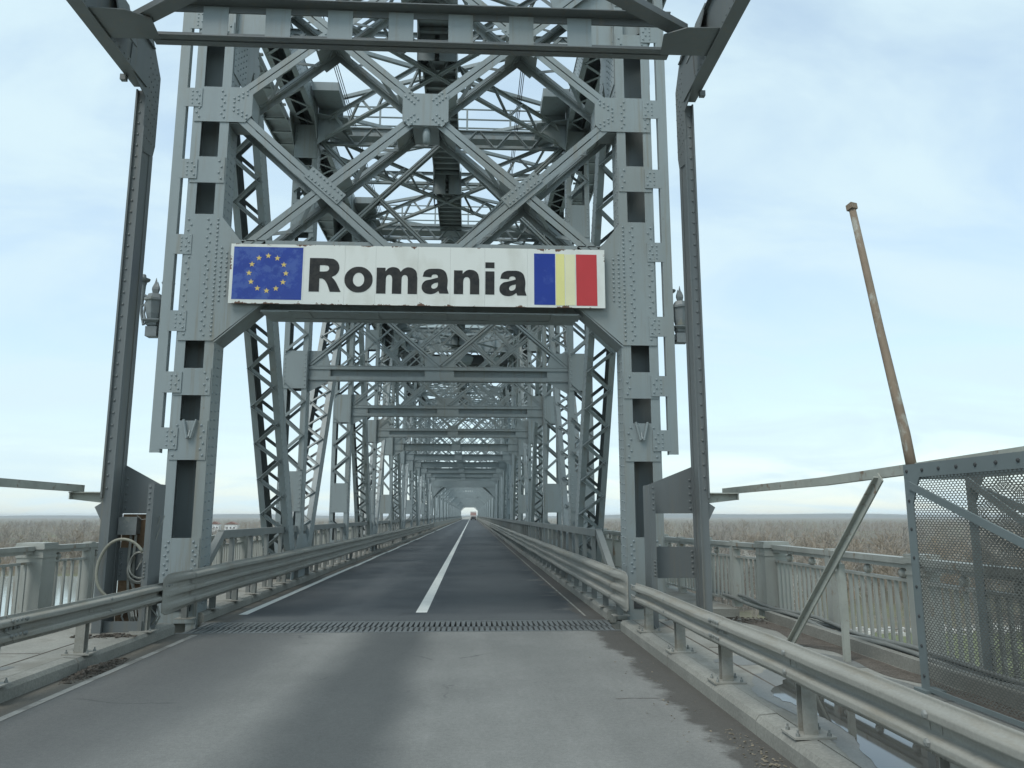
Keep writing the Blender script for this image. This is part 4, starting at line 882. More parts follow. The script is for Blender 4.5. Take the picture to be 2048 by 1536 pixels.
# ------------------------------------------------------------------ electrics on the left gantry leg
def build_electrics():
    y = 11.95
    pp = MB().box(-5.19, -4.66, y, y+.02, .26, 1.82); o = pp.build('rusty_panel', 'rusty'); tag(o, 'rusty brown steel panel between the left gantry legs', 'panel')
    T = thing('junction_box', 'dented grey junction box above the coiled cables on the left gantry', 'junction box', (-4.86, y-.08, 1.46))
    MB().box(-5.165, -4.925, y-.15, y, 1.53, 1.77).build('case', 'greybox', T); MB().box(-5.175, -4.915, y-.18, y-.151, 1.52, 1.78).build('lid', 'greybox', T)
    for k, (xx, x2) in enumerate(((-5.02, -4.98), (-4.95, -4.83))): MB().tube([(xx, y-.08, 1.52), (xx-.005, y-.09, 1.15), (xx+.02, y-.1, .8), (x2, y-.1, .5), (x2+.05, y-.06, .24)], .02, 6).build('conduit', 'cable', T)
    C = thing('cable_coil', 'pale cable coils hanging between the left gantry legs', 'cable', (-4.7, y-.15, .7))
    def ring(cx, cz, rx, rz, a0, a1, r, yo, n=30): return MB().tube([(cx+rx*math.cos(a), y-.12-yo+.02*math.sin(3*a), cz+rz*math.sin(a)) for a in np.linspace(a0, a1, n)], r, 6)
    ring(-4.93, 1.05, .33, .42, .6, 4.3, .022, .42).build('large_loop', mat('yellowed_cable', (.25, .245, .195), .6, .2, 9), C, smooth=True)
    ring(-4.84, 1.05, .16, .22, -.4, 5.6, .017, .03).build('coil', 'cable', C, smooth=True); ring(-4.82, 1.09, .145, .19, 2.6, 7.6, .015, .05).build('coil', 'cable', C, smooth=True); ring(-4.83, 1.06, .15, .21, 0, 6.2, .012, .07).build('coil', 'cable', C, smooth=True)
    MB().tube([(-4.6, y-.1, 1.8), (-4.72, y-.14, 1.4), (-4.84, y-.15, 1.1), (-4.87, y-.16, 1.02)], .008, 5).tube([(-4.55, y-.1, 1.8), (-4.68, y-.14, 1.3), (-4.85, y-.15, 1.08)], .008, 5).tube([(-4.95, y-.1, 1.8), (-4.86, y-.14, 1.74), (-4.6, y-.12, 1.78)], .006, 5).tube([(-4.93, y-.1, 1.2), (-4.98, y-.12, .9), (-4.9, y-.12, .7), (-4.93, y-.1, .4)], .008, 5).build('tie_wire', 'cable', C)
    q = MB()
    for k in range(9): 
        x = -5.0+.055*k; q.tube([(x, y-.1, .24), (x+random.uniform(-.1, .1), y-.14, .36), (x+random.uniform(-.1, .12), y-.08, .5)], .014, 5)
    q.build('tangled_ends', 'cable', C)
    b = MB().box(-5.19, -4.66, y-.36, y-.33, DECKZ, .32).build('kick_plate', 'steel_dirty'); tag(b, 'low dusty kick plate at the foot of the left gantry', 'plate')
build_electrics()

# ------------------------------------------------------------------ guard rails
def wprof(h, waves, amp):
    """corrugated beam profile (a = out towards the road, b = height)"""
    P = []; n = waves*12
    for i in range(n+1):
        u = i/n; P.append((amp*(.5-.5*math.cos(2*math.pi*waves*u)), h*u))
    out = []
    for i, (a, b) in enumerate(P):
        ph = (waves*i/n) % 1; f = .5-.5*math.cos(2*math.pi*ph); f = min(1, max(0, (f-.22)/.56)); f = f*f*(3-2*f); out.append((amp*f, b))
    return out
def corrugated(name, parent, prof, path, side, m='galv', th=.012):
    loop = prof+[(a-th, b) for a, b in prof][::-1]; k = len(loop); mb = MB()
    for p, e in zip(path, side):
        for a, h in loop: mb.v.append(tuple(V(p)+V(e)*a+V((0, 0, h))))
    for i in range(len(path)-1):
        for j in range(k): q = (j+1) % k; mb.f.append((i*k+j, i*k+q, (i+1)*k+q, (i+1)*k+j))
    nf = len(mb.f)
    for i in (0, len(path)-1):                     # end faces keep their own corners so that shading stays crisp
        b = len(mb.v); n = len(prof); mb.v += mb.v[i*k:i*k+k]
        for j in range(n-1): mb.f.append((b+j, b+j+1, b+k-2-j, b+k-1-j))
    me = bpy.data.meshes.new(name); me.from_pydata(mb.v, [], mb.f); me.update()
    for f in me.polygons: f.use_smooth = f.index < nf
    sd = V(side[0])
    if sd.x > 0: me.flip_normals()
    me.materials.append(M[m]); o = bpy.data.objects.new(name, me); COL.objects.link(o); adopt(o, parent); return o
def near_guard(s, label):
    xr = 2.46 if s > 0 else -4.57
    y1 = 11.72 if s > 0 else 12.2
    T = thing('guard_rail', label, 'guard rail', (xr, y1, DECKZ))
    prof = wprof(.29, 2, .075); e = V((-s, 0, 0))
    ys = [y1, y1-3.9, y1-7.9, y1-11.9, y1-15.9]
    for k in range(4):
        ya, yb = ys[k], ys[k+1]-.16
        zoff = .0 if k % 2 == 0 else -.003
        path = [(xr+(0.004 if k % 2 else 0)*s+.007*math.sin(y*1.9+k)+.004*math.sin(y*4.3), y, .52+.035*(y1-y)/8*(1 if y > y1-8 else 8/(y1-y))+zoff+.006*math.sin(y*1.3+s)) for y in np.linspace(ya, yb, 22)]
        corrugated('beam', T, prof, path, [e]*22)
    jn = MB()
    for yj in (y1-.12, y1-3.98):
        for dy in (-.11, -.04, .04, .11):
            for z in (.602, .665, .745): jn.rivet((xr-s*(.07 if z != .665 else .012), yj+dy, z+.03), (-s, 0, .0), .017)
    for yj in np.arange(y1-15, y1, 1.86):
        for z in (.60, .74): jn.rivet((xr-s*.072, yj, z+.03), (-s, 0, 0), .02)
    jn.build('splice_bolts', 'hand', T, kind='stuff')
    py = [11.33, 9.65, 7.93, 6.04, 4.2, 2.4, .6] if s > 0 else [11.70, 9.88, 8.08, 6.25, 4.4, 2.6, .8]
    for y in py:
        x = xr+s*.09
        p = MB().box(x-.055, x+.055, y-.055, y-.045, DECKZ+.015, .76).box(x-.055, x+.055, y+.045, y+.055, DECKZ+.015, .76).box(x-.005, x+.005, y-.045, y+.045, DECKZ+.015, .76).build('post', 'galv', T)
        MB().box(x-.16, x+.16, y-.13, y+.13, DECKZ, DECKZ+.016).build('base_plate', 'galv', p)
        bt = MB()
        for qx in (-.12, .12):
            for qy in (-.095, .095): bt.lathe((x+qx, y+qy, DECKZ+.016), [(.016, 0), (.016, .02), (.008, .022), (.008, .045)], 6)
        bt.build('anchor_bolts', 'hand', p, kind='stuff')
        MB().box(x-s*.055, xr, y-.06, y-.05, .55, .76).box(x-s*.055, xr, y+.05, y+.06, .55, .76).build('spacer', 'galv', p)
near_guard(1, 'pale two-wave guard rail on the right kerb in the foreground')
near_guard(-1, 'dusty two-wave guard rail on the left kerb in the foreground')
def thrie(s, label):
    xr = KR-.02+.02 if s > 0 else KL+.04
    y0 = 13.0
    T = thing('guard_rail', label, 'guard rail', (xr, y0, DECKZ))
    prof = wprof(.55, 3, .085); e = V((-s, 0, 0))
    ya = y0
    k = 0
    while ya < 93:
        yb = min(ya+4.1, 93.5); corrugated('beam', T, prof, [(xr+(.006 if k % 2 else 0)*s+.008*math.sin(y*1.1+k*.4), y, .39+.006*math.sin(y*.9)) for y in np.linspace(ya, yb+.12, 7)], [e]*7); ya += 4.1; k += 1
    # flattened fish-tail terminal
    n = 9; pth = []; sides = []
    mb = MB(); K = len(prof)
    for i in range(n):
        u = i/(n-1); y = y0-.0-u*1.15; f = (1-u)**1.4; hh = 1+.12*u-(.25*max(0, u-.85)/.15 if u > .85 else 0)
        for a, b in prof: mb.v.append((xr-s*(a*f+.01), y, .39+.275+(b-.275)*hh-.02*u))
    for i in range(n-1):
        for j in range(K-1): mb.f.append((i*K+j, i*K+j+1, (i+1)*K+j+1, (i+1)*K+j))
    o = mb.build('end_terminal', 'galv', T, smooth=True); sm = o.modifiers.new('thickness', 'SOLIDIFY'); sm.thickness = .008
    y = 13.08
    while y < 93:
        x = xr+s*.08
        p = MB().box(x-.045, x+.045, y-.05, y-.042, DECKZ+.012, .9).box(x-.045, x+.045, y+.042, y+.05, DECKZ+.012, .9).box(x-.004, x+.004, y-.042, y+.042, DECKZ+.012, .9).build('post', 'hand', T)
        if y < 45: MB().box(x-.12, x+.16, y-.12, y+.12, DECKZ, DECKZ+.013).build('base_plate', 'galv', p)
        y += 1.33
    j = MB()
    for a, b in ((93.6, YEND),):
        j.box(xr-s*.06, xr, a, b, .4, .94)
        yy = a
        while yy < b: j.box(xr, xr+s*.08, yy, yy+.1, DECKZ, .9); yy += 2.66
    j.build('far_run', 'galv', T, kind='stuff')
thrie(-1, 'three-wave guard rail running along the left kerb inside the truss')
thrie(1, 'three-wave guard rail running along the right kerb inside the truss')
def handrail(s, label):
    x = -4.80 if s < 0 else 2.62; y0 = 15.3 if s < 0 else 16.0; yb = 13.6
    T = thing('handrail', label, 'handrail', (x, y0, DECKZ))
    y = y0; k = 0
    while y < 93:
        y2 = min(y+6.2, 93.4); MB().box(x-.06, x+.06, y, y2-.02, 1.37, 1.52).build('top_rail', 'hand', T)
        MB().box(x-.066, x+.066, y2-.25, y2+.2, 1.364, 1.526).build('sleeve', 'hand', T); y = y2
    MB().beam((x, y0+.08, 1.46), (x+.0, yb, .3), .12, .15, EX).build('end_brace', 'hand', T)
    y = y0+.75
    while y < 93:
        MB().box(x-.04, x+.04, y-.05, y+.05, DECKZ, 1.37).build('post', 'hand', T); y += 1.33
    j = MB().box(x-.06, x+.06, 93.6, YEND, 1.37, 1.52); yy = 94
    while yy < YEND: j.box(x-.04, x+.04, yy, yy+.1, DECKZ, 1.37); yy += 2.66
    j.build('far_run', 'hand', T, kind='stuff')
handrail(-1, 'dusty box-section handrail behind the left three-wave guard rail')
handrail(1, 'dusty box-section handrail behind the right three-wave guard rail')

# ------------------------------------------------------------------ balustrades along both edges of the bridge
def balustrade(s, label):
    def P(d, y): return (X0+s*d, y)
    T = thing('balustrade', label, 'railing', (X0+s*6, 13, DECKZ))
    segs = [(P(6.0, -4.), P(6.0, 4.2)), (P(6.0, 4.2), P(6.0, 8.6)), (P(6.0, 8.6), P(6.0, 13.0)), (P(6.0, 13.0), P(5.62, 15.6)), (P(5.62, 15.6), P(5.4, 18.2))] + [(P(5.4, 18.2+4*k), P(5.4, 22.2+4*k)) for k in range(19)]
    bal = MB().box(-.018, .018, -.018, .018, 0, .78).lathe((0, 0, -.01), [(.036, 0), (.036, .03), (.02, .04)], 6); me = bal.mesh('baluster'); me.materials.append(M['balus'])
    ball = MB().lathe((0, 0, 0), [(.01, -.06), (.04, -.045), (.055, 0), (.04, .045), (.01, .06)], 8); mb_ = ball.mesh('knob', True); mb_.materials.append(M['balus'])
    rest = MB(); cnt = 0
    for k, (A, B) in enumerate(segs):
        A, B = V((*A, 0)), V((*B, 0)); t = (B-A).normalized(); L = (B-A).length; n = V((-t.y, t.x, 0))
        q = lambda d, z: A+t*d+V((0, 0, z))
        r = MB().beam(q(0, 1.285), q(L, 1.285), .17, .07, n).beam(q(0, 1.225), q(L, 1.225), .12, .05, n).build('top_rail', 'balus', T)
        MB().beam(q(0, 1.06), q(L, 1.06), .07, .035, n).build('mid_rail', 'balus', T); MB().beam(q(0, .285), q(L, .285), .07, .035, n).build('bottom_rail', 'balus', T)
        mid = k >= 5
        # pier at the start of the run
        w = .17 if k in (2, 3) and A.y > 12 or k == 1 else .12
        if (A-V((*P(6, 13), 0))).length < .1: w = .20
        p = MB().box(A.x-w, A.x+w, A.y-w, A.y+w, DECKZ-.02, 1.27).build('pier', 'balus', T)
        MB().box(A.x-w-.03, A.x+w+.03, A.y-w-.03, A.y+w+.03, 1.271, 1.33).box(A.x-w-.015, A.x+w+.015, A.y-w-.015, A.y+w+.015, 1.331, 1.37).box(A.x-w-.012, A.x+w+.012, A.y-w-.012, A.y+w+.012, 1.14, 1.175).build('cap', 'balus', p)
        # intermediate slim post
        m_ = A+t*L/2; MB().box(m_.x-.075, m_.x+.075, m_.y-.075, m_.y+.075, DECKZ, 1.34).build('slim_post', 'balus', T)
        nb = int(L/(.19 if s < 0 else .16))
        for i in range(nb):
            d = (i+.5)*L/nb; c = q(d, .27)
            if abs(d-L/2) < .12 or d < .2 or d > L-.2: continue
            if A.y < 34 and A.y > 3 or (A.y <= 3 and i > nb*.6):
                o = inst('baluster', me, T, Matrix.Translation(c) @ Matrix.Rotation(math.atan2(t.y, t.x)+random.uniform(-.05, .05), 4, 'Z') @ Matrix.Rotation(random.uniform(-.012, .012), 4, 'Y'))
                if i % 5 == 2: inst('knob', mb_, T, Matrix.Translation(q(d, 1.135)))
            elif A.y >= 34 or A.y <= 3:
                rest.box(c.x-.018, c.x+.018, c.y-.018, c.y+.018, .27, 1.05)
    rest.build('far_balusters', 'balus', T, kind='stuff')
balustrade(-1, 'flaking pale iron balustrade along the left edge above the river')
balustrade(1, 'flaking pale iron balustrade along the right edge above the woods')
# concrete upstand and conduits under the right balustrade
for s in (-1, 1):
    struct(MB().box(X0+s*5.82, X0+s*6.25, -13.9, 12.57, DECKZ+.002, DECKZ+.06).build('kerb', 'kerb'))
o = MB().box(X0+5.60, X0+5.70, -4, 12.4, DECKZ, DECKZ+.14).build('concrete_upstand', 'kerb'); tag(o, 'low rough concrete upstand along the foot of the right balustrade', 'upstand')
c = thing('conduit_run', 'grey conduits lying along the foot of the right balustrade', 'conduit', (X0+5.78, 8, DECKZ))
for k, (dx, z, r) in enumerate(((5.74, .31, .032), (5.80, .36, .028), (5.86, .29, .025))):
    pts = [(X0+dx+.03*math.sin(y*1.7+k*2), y, z+.025*math.sin(y*2.3+k)) for y in np.arange(0, 16.5, .5)]
    MB().tube(pts, r, 7).build('pipe', 'hand', c, smooth=True)
for y in np.arange(2, 12, 1.6): MB().box(X0+5.68, X0+5.92, y-.05, y+.05, DECKZ+.06, DECKZ+.1).build('clamp', 'hand', c)
def rubble(name, cx, cy, cz, rx, ry, n, m, label, cat, hmax=.07, rs=1.):
    mb = MB()
    for i in range(n):
        a = random.uniform(0, 2*math.pi); q = math.sqrt(random.random()); x, y = cx+rx*q*math.cos(a), cy+ry*q*math.sin(a); r = random.uniform(.012, .05)*(1.2-q*.6)*rs
        z = cz+hmax*(1-q)*random.random()
        base = [V((random.uniform(-1, 1), random.uniform(-1, 1), 0)).normalized()*r for _ in range(5)]
        base.sort(key=lambda v: math.atan2(v.y, v.x))
        mb.prism([(x+v.x, y+v.y, z) for v in base], (random.uniform(-.01, .01), random.uniform(-.01, .01), r*random.uniform(.3, .8)))
    o = mb.build(name, m, kind='stuff'); tag(o, label, cat); return o
rubble('debris', -4.4, 9.75, .002, .15, .8, 420, 'dirt', 'heap of dark dirt clods against the left kerb', 'debris', .07, .62)
rubble('debris', 4.0, 12.3, DECKZ+.005, 1.0, .4, 320, 'dirt', 'scattered dark debris at the foot of the right gantry post', 'debris', .06, .6)
rubble('debris', 2.2, 5.6, .002, .14, 1.3, 220, 'grit', 'small tan grit in the right gutter', 'debris', .004, .32)
rubble('debris', 1.9, 9, .002, .4, 3., 60, 'grit', 'few loose stones on the right side of the road', 'debris', .001, .25)
rubble('debris', -5.0, 11.2, DECKZ+.003, .45, .2, 80, 'dirt', 'crumbs of dirt before the left gantry legs', 'debris', .02)

# ------------------------------------------------------------------ puddle on the right pavement
def puddle(name, pts, label):
    # smooth closed outline
    P = []
    n = len(pts)
    for i in range(n):
        p0, p1, p2, p3 = (V((*pts[(i+k-1) % n], 0)) for k in range(4))
        for u in np.linspace(0, 1, 7)[:-1]:
            q = .5*((2*p1)+(-p0+p2)*u+(2*p0-5*p1+4*p2-p3)*u*u+(-p0+3*p1-3*p2+p3)*u**3)
            P.append((q.x+random.uniform(-.02, .02), q.y+random.uniform(-.05, .05)))
    w = bpy.data.materials.get('puddle_water')
    if not w:
        w = bpy.data.materials.new('puddle_water'); w.use_nodes = True; b = w.node_tree.nodes['Principled BSDF']; b.inputs['Base Color'].default_value = (.055, .055, .05, 1); b.inputs['Roughness'].default_value = .03; b.inputs['IOR'].default_value = 1.33; b.inputs['Specular IOR Level'].default_value = .9
    o = sheet(name, P, DECKZ+.006, w); tag(o, label, 'puddle'); return o
def damp(pts):
    o = puddle('damp_patch', pts, 'x'); o.data.materials.clear(); o.data.materials.append(M['damp']); return o
M['damp'] = mat('wet_concrete', (.17, .17, .155), .45, .2, 2, fine=.15)
puddle('puddle', [(2.80, 7.4), (3.2, 8.0), (3.7, 8.4), (4.05, 7.6), (4.12, 6.4), (4.1, 5.2), (4.0, 3.6), (2.9, 3.2), (2.66, 4.4), (2.70, 5.4), (2.88, 6.1), (2.84, 6.8)], 'long dark puddle on the right pavement behind the guard rail')
for pts, lb in (([(2.66, 7.5), (3.05, 8.35), (3.8, 8.85), (4.3, 7.8), (4.4, 6.2), (4.35, 4.2), (4.1, 3.0), (2.8, 2.8), (2.6, 4.4), (2.6, 5.6), (2.74, 6.2), (2.68, 6.9)], 'damp dark concrete around the puddle on the right pavement'),
                ([(3.3, 9.3), (3.9, 9.7), (4.3, 9.2), (4.4, 8.6), (3.8, 8.7)], 'small damp patch on the right pavement below the leaning brace'),
                ([(2.75, 9.0), (3.2, 9.3), (3.4, 8.9), (3.0, 8.75)], 'small damp patch on the right pavement near the second guard rail post')):
    o = damp(pts); o.location.z = -.003; tag(o, lb, 'damp patch')
o = damp([(4.22, 12.3), (4.62, 12.2), (4.64, 10.5), (4.63, 8.5), (4.63, 6.5), (4.62, 4.2), (4.35, 4.4), (4.42, 5.6), (4.3, 6.6), (4.45, 7.6), (4.28, 8.3), (4.40, 9.4), (4.2, 10.2), (4.35, 11.2)]); o.name = 'dirt_drift'; o.data.materials.clear(); o.data.materials.append(M['dirt']); o.location.z = -.002; tag(o, 'dark dirt drift along the foot of the right upstand', 'dirt')
o = damp([(-5.3, 8.9), (-5.05, 9.1), (-4.95, 8.95), (-5.15, 8.75)]); o.location.z = -.003; tag(o, 'small oval stain on the left pavement', 'stain')

# ------------------------------------------------------------------ mesh gate, bar, pole and brace on the right
def hexmesh(x, y0, y1, z0, z1, py, pz, w, poly_ok=None):
    vs, fs = [], []
    ny, nz = int((y1-y0)/py), int((z1-z0)/pz)
    for j in range(nz):
        for i in range(ny):
            cy, cz = y0+py*(i+.5+(.5 if j % 2 else 0)), z0+pz*(j+.5)
            b = len(vs)
            hx = [(cy+py/2*a, cz+pz*c) for a, c in ((0, .667), (1, .333), (1, -.333), (0, -.667), (-1, -.333), (-1, .333))]
            for (a, c) in hx: vs.append((x, a, c))
            for (a, c) in hx: vs.append((x, cy+(a-cy)*(1-w), cz+(c-cz)*(1-w)))
            for k in range(6):
                q = (k+1) % 6; fs.append((b+k, b+q, b+6+q, b+6+k))
    m = MB(); m.v = vs; m.f = fs; return m
def build_gate():
    gy1, gy0, gx = 7.42, 3.0, 4.25
    T = thing('mesh_gate', 'dark framed wire mesh cage standing on the right pavement', 'gate', (gx, 5.2, DECKZ))
    zt = 2.29
    for xx, nm in ((gx, 'gate'), (gx+.62, 'gate')):
        for f in (((gy1-.12, DECKZ), (gy1, DECKZ), (gy1, zt), (gy1-.12, zt)), ((gy0, DECKZ), (gy0+.12, DECKZ), (gy0+.12, zt), (gy0, zt))):
            fr = MB().prism([(xx, *p) for p in f], (.012, 0, 0)).build('frame_bar', 'gate', T)
        MB().box(xx-.001, xx+.013, gy0, gy1, zt-.13, zt-.0).build('frame_bar', 'gate', T); MB().box(xx-.001, xx+.013, gy0, gy1, DECKZ+.02, DECKZ+.06).build('frame_bar', 'gate', T)
        MB().prism([(xx-.002, gy1-.12, zt-.13), (xx-.002, gy1-.26, zt-.13), (xx-.002, gy1-.12, zt-.38)], (.012, 0, 0)).build('corner_plate', 'gate', T)
        MB().beam((xx-.012, gy1-.1, zt-.2), (xx-.012, gy0+.1, DECKZ+.5), .02, .07, EX).build('brace_bar', 'gate', T)
        if xx > gx:
            MB().beam((xx-.03, gy1-1.9, DECKZ+.1), (xx-.03, gy0+.3, zt-.1), .02, .07, EX).build('brace_bar', 'gate', T); MB().beam((xx-.05, gy1-.1, zt-.15), (xx-.05, gy0+.9, DECKZ+.1), .02, .07, EX).build('brace_bar', 'gate', T)
        hm = hexmesh(xx+.016, gy0+.05, gy1-.05, DECKZ+.08, zt-.05, .050, .021, .30)
        hm.build('wire_mesh', 'mesh', T, kind='stuff')
    MB().box(gx+.03, gx+.6, gy1-.06, gy1-.02, zt-.14, zt-.02).build('frame_bar', 'gate', T)
    MB().box(gx-.05, gx+.15, gy1-.14, gy1+.05, DECKZ, DECKZ+.03).build('foot', 'gate', T)
    rr = MB()
    for y in np.arange(gy0+.2, gy1, .26): rr.rivet((gx-.001, y, zt-.065), (-1, 0, 0), .016)
    for z in np.arange(DECKZ+.15, zt-.2, .27): rr.rivet((gx, gy1-.06, z), (-1, 0, 0), .014)
    rr.build('rivets', 'seam', T, kind='stuff')
    b = MB().beam((4.36, 13.2, 2.21), (4.36, 9.4, 2.215), .09, .1, (1, 0, 0)).beam((4.36, 9.4, 2.215), (4.36, 2.6, 2.35), .09, .1, (1, 0, 0)).build('horizontal_bar', 'barpaint'); tag(b, 'long peeling bar running from the right gantry stub over the mesh cage', 'bar')
    p = thing('leaning_pole', 'tall rusty pole leaning up above the mesh cage', 'pole', (4.3, 7.35, 2.28))
    pts = [(4.31, 7.36, 2.2), (4.3, 7.42, 2.6), (4.3, 7.72, 3.72), (4.29, 8.08, 5.24)]
    MB().tube(pts, .055, 8, radii=[.052, .05, .043, .038]).build('shaft', 'pole', p, smooth=True); MB().beam((4.285, 8.07, 5.22), (4.285, 8.085, 5.29), .085, .085, (1, .3, 0)).build('cap_plate', 'pole', p)
    q = thing('leaning_brace', 'flaking white brace propped under the bar beside the mesh cage', 'brace', (4.15, 10.0, DECKZ))
    MB().beam((4.3, 7.95, 2.2), (4.1, 10.1, DECKZ), .018, .12, EX).beam((4.27, 7.98, 2.2), (4.07, 10.13, DECKZ), .06, .015, EX).build('raking_bar', 'barpaint', q)
    MB().box(4.235, 4.30, 8.89, 8.95, DECKZ, 1.25).build('upright', 'barpaint', q)
    b = MB().beam((-5.72, 11.7, 2.19), (-6.0, 2.5, 2.24), .1, .1, EX).build('horizontal_bar', 'barpaint'); tag(b, 'peeling pale bar resting on the left gantry stub arm', 'bar')
build_gate()

# ------------------------------------------------------------------ woods on the flood plain
def bare_tree(h, rich, r):
    vs, fs = [], []
    def seg(p, q, ra, rb):
        t = q-p; L = np.linalg.norm(t)
        if L < 1e-6: return
        t = t/L; u = np.cross(t, [0, 0, 1.] if abs(t[2]) < .9 else [1., 0, 0]); u /= np.linalg.norm(u); w = np.cross(t, u); b = len(vs)
        for c, rr in ((p, ra), (q, rb)):
            for k in range(3):
                a = 2.094*k; vs.append(c+(u*math.cos(a)+w*math.sin(a))*rr)
        for k in range(3):
            j = (k+1) % 3; fs.append((b+k, b+j, b+3+j)); fs.append((b+k, b+3+j, b+3+k))
    def twig(p, q, w):
        t = q-p; u = np.cross(t, r.normal(size=3)); u = u/(np.linalg.norm(u)+1e-9)*w; b = len(vs); vs.extend([p-u, p+u, q]); fs.append((b, b+1, b+2))
    P = [np.array([0, 0, 0.])]
    for k in range(1, 6): P.append(np.array([r.normal()*.03*h*k/5, r.normal()*.03*h*k/5, h*.82*k/5]))
    for k in range(5): seg(P[k], P[k+1], .016*h*(1-.17*k), .016*h*(1-.17*(k+1)))
    nl = 16 if rich else 7
    for i in range(nl):
        u = .22+.78*i/nl; f = u*5; k = min(4, int(f)); p = P[k]+(P[k+1]-P[k])*(f-k)
        a = r.uniform(0, 6.28); ln = h*r.uniform(.2, .34)*(1.15-.6*u); up = r.uniform(.7, 1.5)
        d = np.array([math.cos(a), math.sin(a), up]); d /= np.linalg.norm(d); q = p+d*ln
        if rich: seg(p, q, .0055*h, .002*h)
        else: twig(p, q, .010*h)
        for j in range(7 if rich else 5):
            s0 = p+(q-p)*r.uniform(.3, 1); d2 = d+r.normal(size=3)*.55; d2[2] += .3; d2 /= np.linalg.norm(d2); q2 = s0+d2*ln*r.uniform(.35, .7)
            twig(s0, q2, .0035*h if rich else .0065*h)
            if rich:
                for _ in range(3):
                    s1 = s0+(q2-s0)*r.uniform(.3, 1); d3 = d2+r.normal(size=3)*.6; d3 /= np.linalg.norm(d3); twig(s1, s1+d3*ln*r.uniform(.2, .4), .0024*h)
    return np.array(vs), np.array(fs)
def woods():
    rich = [bare_tree(15, True, rng) for _ in range(7)]; lean = [bare_tree(14, False, rng) for _ in range(7)]
    def plant(name, spots, protos, m, label, hs=(.5, 1.22)):
        VS, FS, off = [], [], 0
        for (x, y) in spots:
            v, f = protos[rng.integers(len(protos))]; a = rng.uniform(0, 6.28); c, s = math.cos(a), math.sin(a); k = rng.uniform(*hs)
            R = np.array([[c, s, 0], [-s, c, 0], [0, 0, 1.]]); VS.append((v*k) @ R+np.array([x, y, GZ-.3])); FS.append(f+off); off += len(v)
        vv = np.concatenate(VS).astype(np.float32); ff = np.concatenate(FS).astype(np.int32)
        me = bpy.data.meshes.new(name); me.vertices.add(len(vv)); me.vertices.foreach_set('co', vv.ravel()); me.loops.add(ff.size); me.loops.foreach_set('vertex_index', ff.ravel()); me.polygons.add(len(ff))
        me.polygons.foreach_set('loop_start', np.arange(0, ff.size, 3, dtype=np.int32)); me.polygons.foreach_set('loop_total', np.full(len(ff), 3, dtype=np.int32)); me.update(); me.validate()
        me.materials.append(M[m]); o = bpy.data.objects.new(name, me); COL.objects.link(o); o['kind'] = 'stuff'; o['label'] = label; o['category'] = 'woods'
    def edge(x):                                    # near limit of the trees
        if x > 55: return 165+.05*(x-55)
        if x > 30: return 235
        return 300+max(0, -x-20)*.035
    def spots(n, d0, d1, xr):
        out = []
        while len(out) < n:
            x = rng.uniform(*xr)
            y = edge(x)+d0+(d1-d0)*rng.random()**1.25
            if abs(x+1) < 17 and y < 1400: continue
            ang = x/y
            if math.sin(x*.031+2*math.sin(y*.013))+math.sin(y*.027+x*.011) < -.9 and rng.random() < .8: continue
            if ang < -.72 or ang > .85: continue
            out.append((x, y))
        return out
    plant('woods', spots(420, 0, 120, (-330, -12)), rich, 'bark', 'bare brown winter woods across the river on the left')
    plant('woods', spots(620, 0, 150, (55, 330)), rich, 'bark', 'bare brown winter woods beyond the right balustrade')
    plant('woods', spots(150, 0, 160, (55, 330)), rich, 'bark_pale', 'pale bare trunks among the woods on the right', (.6, .95))
    plant('woods', spots(7000, 100, 1500, (-1300, 1300)), lean, 'bark', 'far bare woods spreading over the flood plain to the horizon')
    plant('woods', spots(30, 40, 500, (-420, 420)), rich, 'bark', 'scattered taller bare trees standing out of the woods', (1.2, 1.5))
    # scrub on the right bank
    plant('scrub', [(rng.uniform(58, 260), rng.uniform(150, 190)) for _ in range(260)], rich, 'bark', 'bare scrub along the stony right bank', (.18, .4))
    plant('scrub', [(x, edge(x)-rng.uniform(-6, 6)) for x in rng.uniform(-330, 30, 260)], rich, 'bark', 'bare scrub along the far river bank on the left', (.2, .45))
    mb = MB()
    for i in range(900):
        x = rng.uniform(56, 230); y = 146+.06*(x-56)+rng.normal()*2.2; r = rng.uniform(.25, .75)
        base = [(x+r*math.cos(a)*rng.uniform(.7, 1), y+r*math.sin(a)*rng.uniform(.7, 1), GZ) for a in np.linspace(0, 6.28, 6)[:-1]]
        mb.prism(base, (rng.normal()*.1, rng.normal()*.1, r*rng.uniform(.6, 1.1)))
    o = mb.build('riprap', 'rock', kind='stuff'); tag(o, 'band of pale riprap stones on the right bank', 'stones')
woods()

# ------------------------------------------------------------------ far things: vehicles on the bridge, white houses
def truck(y):
    x = .75
    T = thing('box_truck', 'pale and red box truck driving away far down the bridge', 'truck', (x, y, 0))
    MB().box(x-1.2, x+1.2, y, y+6, 1.0, 3.4).build('cargo_box', 'truck', T); MB().box(x-1.18, x+1.18, y-.02, y-.001, 1.9, 2.9).build('rear_panel', 'truckred', T)
    MB().box(x-1.1, x+1.1, y+6.2, y+7.8, .6, 2.7).build('cab', 'truck', T); MB().box(x-1.0, x+1.0, y+.1, y+7.6, .55, .99).build('chassis', 'dark', T)
    for q in (-1, 1):
        for dy in (1.2, 6.8): MB().tube([(x+q*.75, y+dy, .48), (x+q*1.1, y+dy, .48)], .48, 14).build('wheel', 'dark', T)
        MB().box(x+q*.95-.12, x+q*.95+.12, y-.05, y-.021, 1.05, 1.25).build('tail_lamp', 'truckred', T)
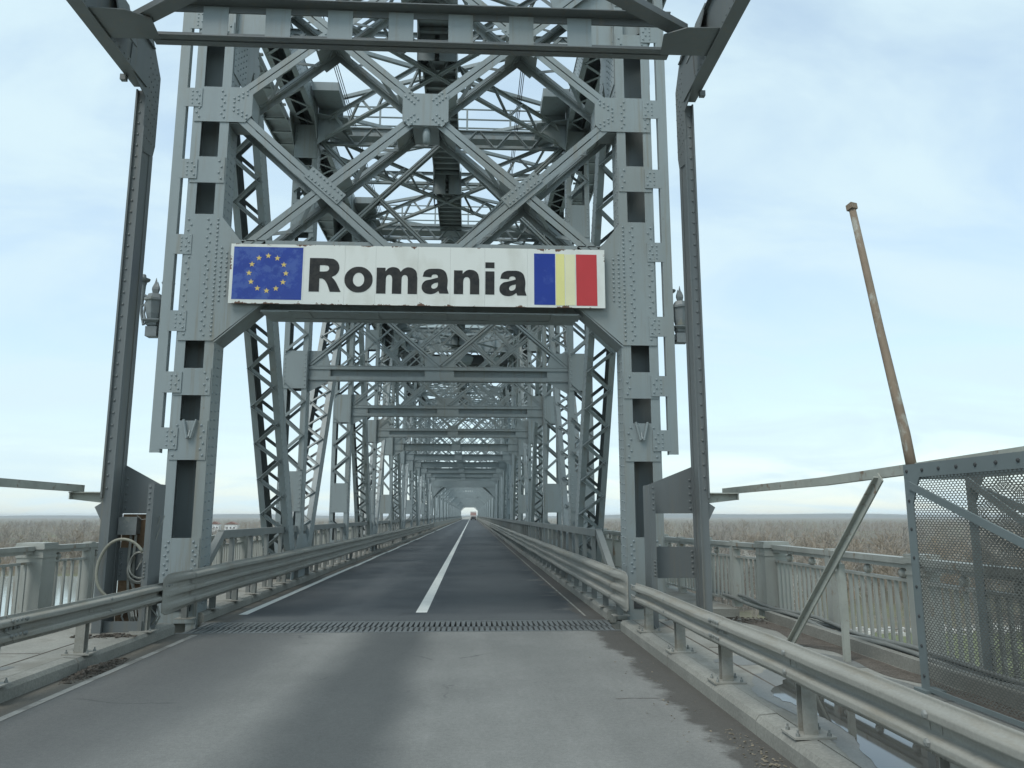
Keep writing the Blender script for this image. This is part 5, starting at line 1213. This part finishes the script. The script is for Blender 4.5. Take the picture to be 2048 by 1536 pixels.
def car(y):
    x = .7
    T = thing('car', 'dark car following the box truck far down the bridge', 'car', (x, y, 0))
    MB().prism([(x-.85, y, .35), (x-.85, y, .95), (x-.62, y+.4, 1.45), (x-.62, y+2.4, 1.45), (x-.8, y+3.1, .95), (x-.85, y+4.2, .85), (x-.85, y+4.2, .35)], (1.7, 0, 0)).build('body', 'carpaint', T)
    MB().box(x-.6, x+.6, y+.1, y+.2, 1.0, 1.35).build('rear_window', 'seam', T)
    for q in (-1, 1):
        for dy in (.8, 3.4): MB().tube([(x+q*.65, y+dy, .32), (x+q*.88, y+dy, .32)], .32, 14).build('wheel', 'dark', T)
        MB().box(x+q*.7-.12, x+q*.7+.12, y-.03, y-.001, .75, .9).build('tail_lamp', 'truckred', T)
truck(322.); car(300.)
words = ('leftmost', 'second from left', 'third from left', 'fourth from left', 'rightmost')
for k, (x, y, w) in enumerate(((-395, 960, 16), (-372, 985, 11), (-350, 960, 20), (-325, 990, 12), (-300, 970, 15))):
    T = thing('house', 'small white house far beyond the woods, %s of the row' % words[k], 'house', (x, y, GZ), 'white houses beyond the woods')
    MB().box(x, x+w, y, y+9, GZ, GZ+11).build('wall', 'house', T); MB().prism([(x-.4, y-.5, GZ+11), (x+w+.4, y-.5, GZ+11), (x+w/2, y-.5, GZ+14.5)], (0, 10, 0)).build('roof', 'roof', T)
    for q in range(3): MB().box(x+w*(.15+.28*q), x+w*(.15+.28*q)+1.6, y-.06, y-.01, GZ+6, GZ+8).build('window', 'seam', T)

# ------------------------------------------------------------------ air
hz = MB().box(-12000, 12000, -3000, 11800, GZ-1.5, 19.).build('haze', 'dark', kind='stuff'); hz.data.materials.clear()
hm = bpy.data.materials.new('pale_haze'); hm.use_nodes = True; hm.node_tree.nodes.clear()
ho = N(hm.node_tree, 'ShaderNodeOutputMaterial'); hv = N(hm.node_tree, 'ShaderNodeVolumePrincipled'); hv.inputs['Color'].default_value = (.95, .98, 1, 1); hv.inputs['Density'].default_value = .00009
hm.node_tree.links.new(hv.outputs[0], ho.inputs['Volume']); hz.data.materials.append(hm)
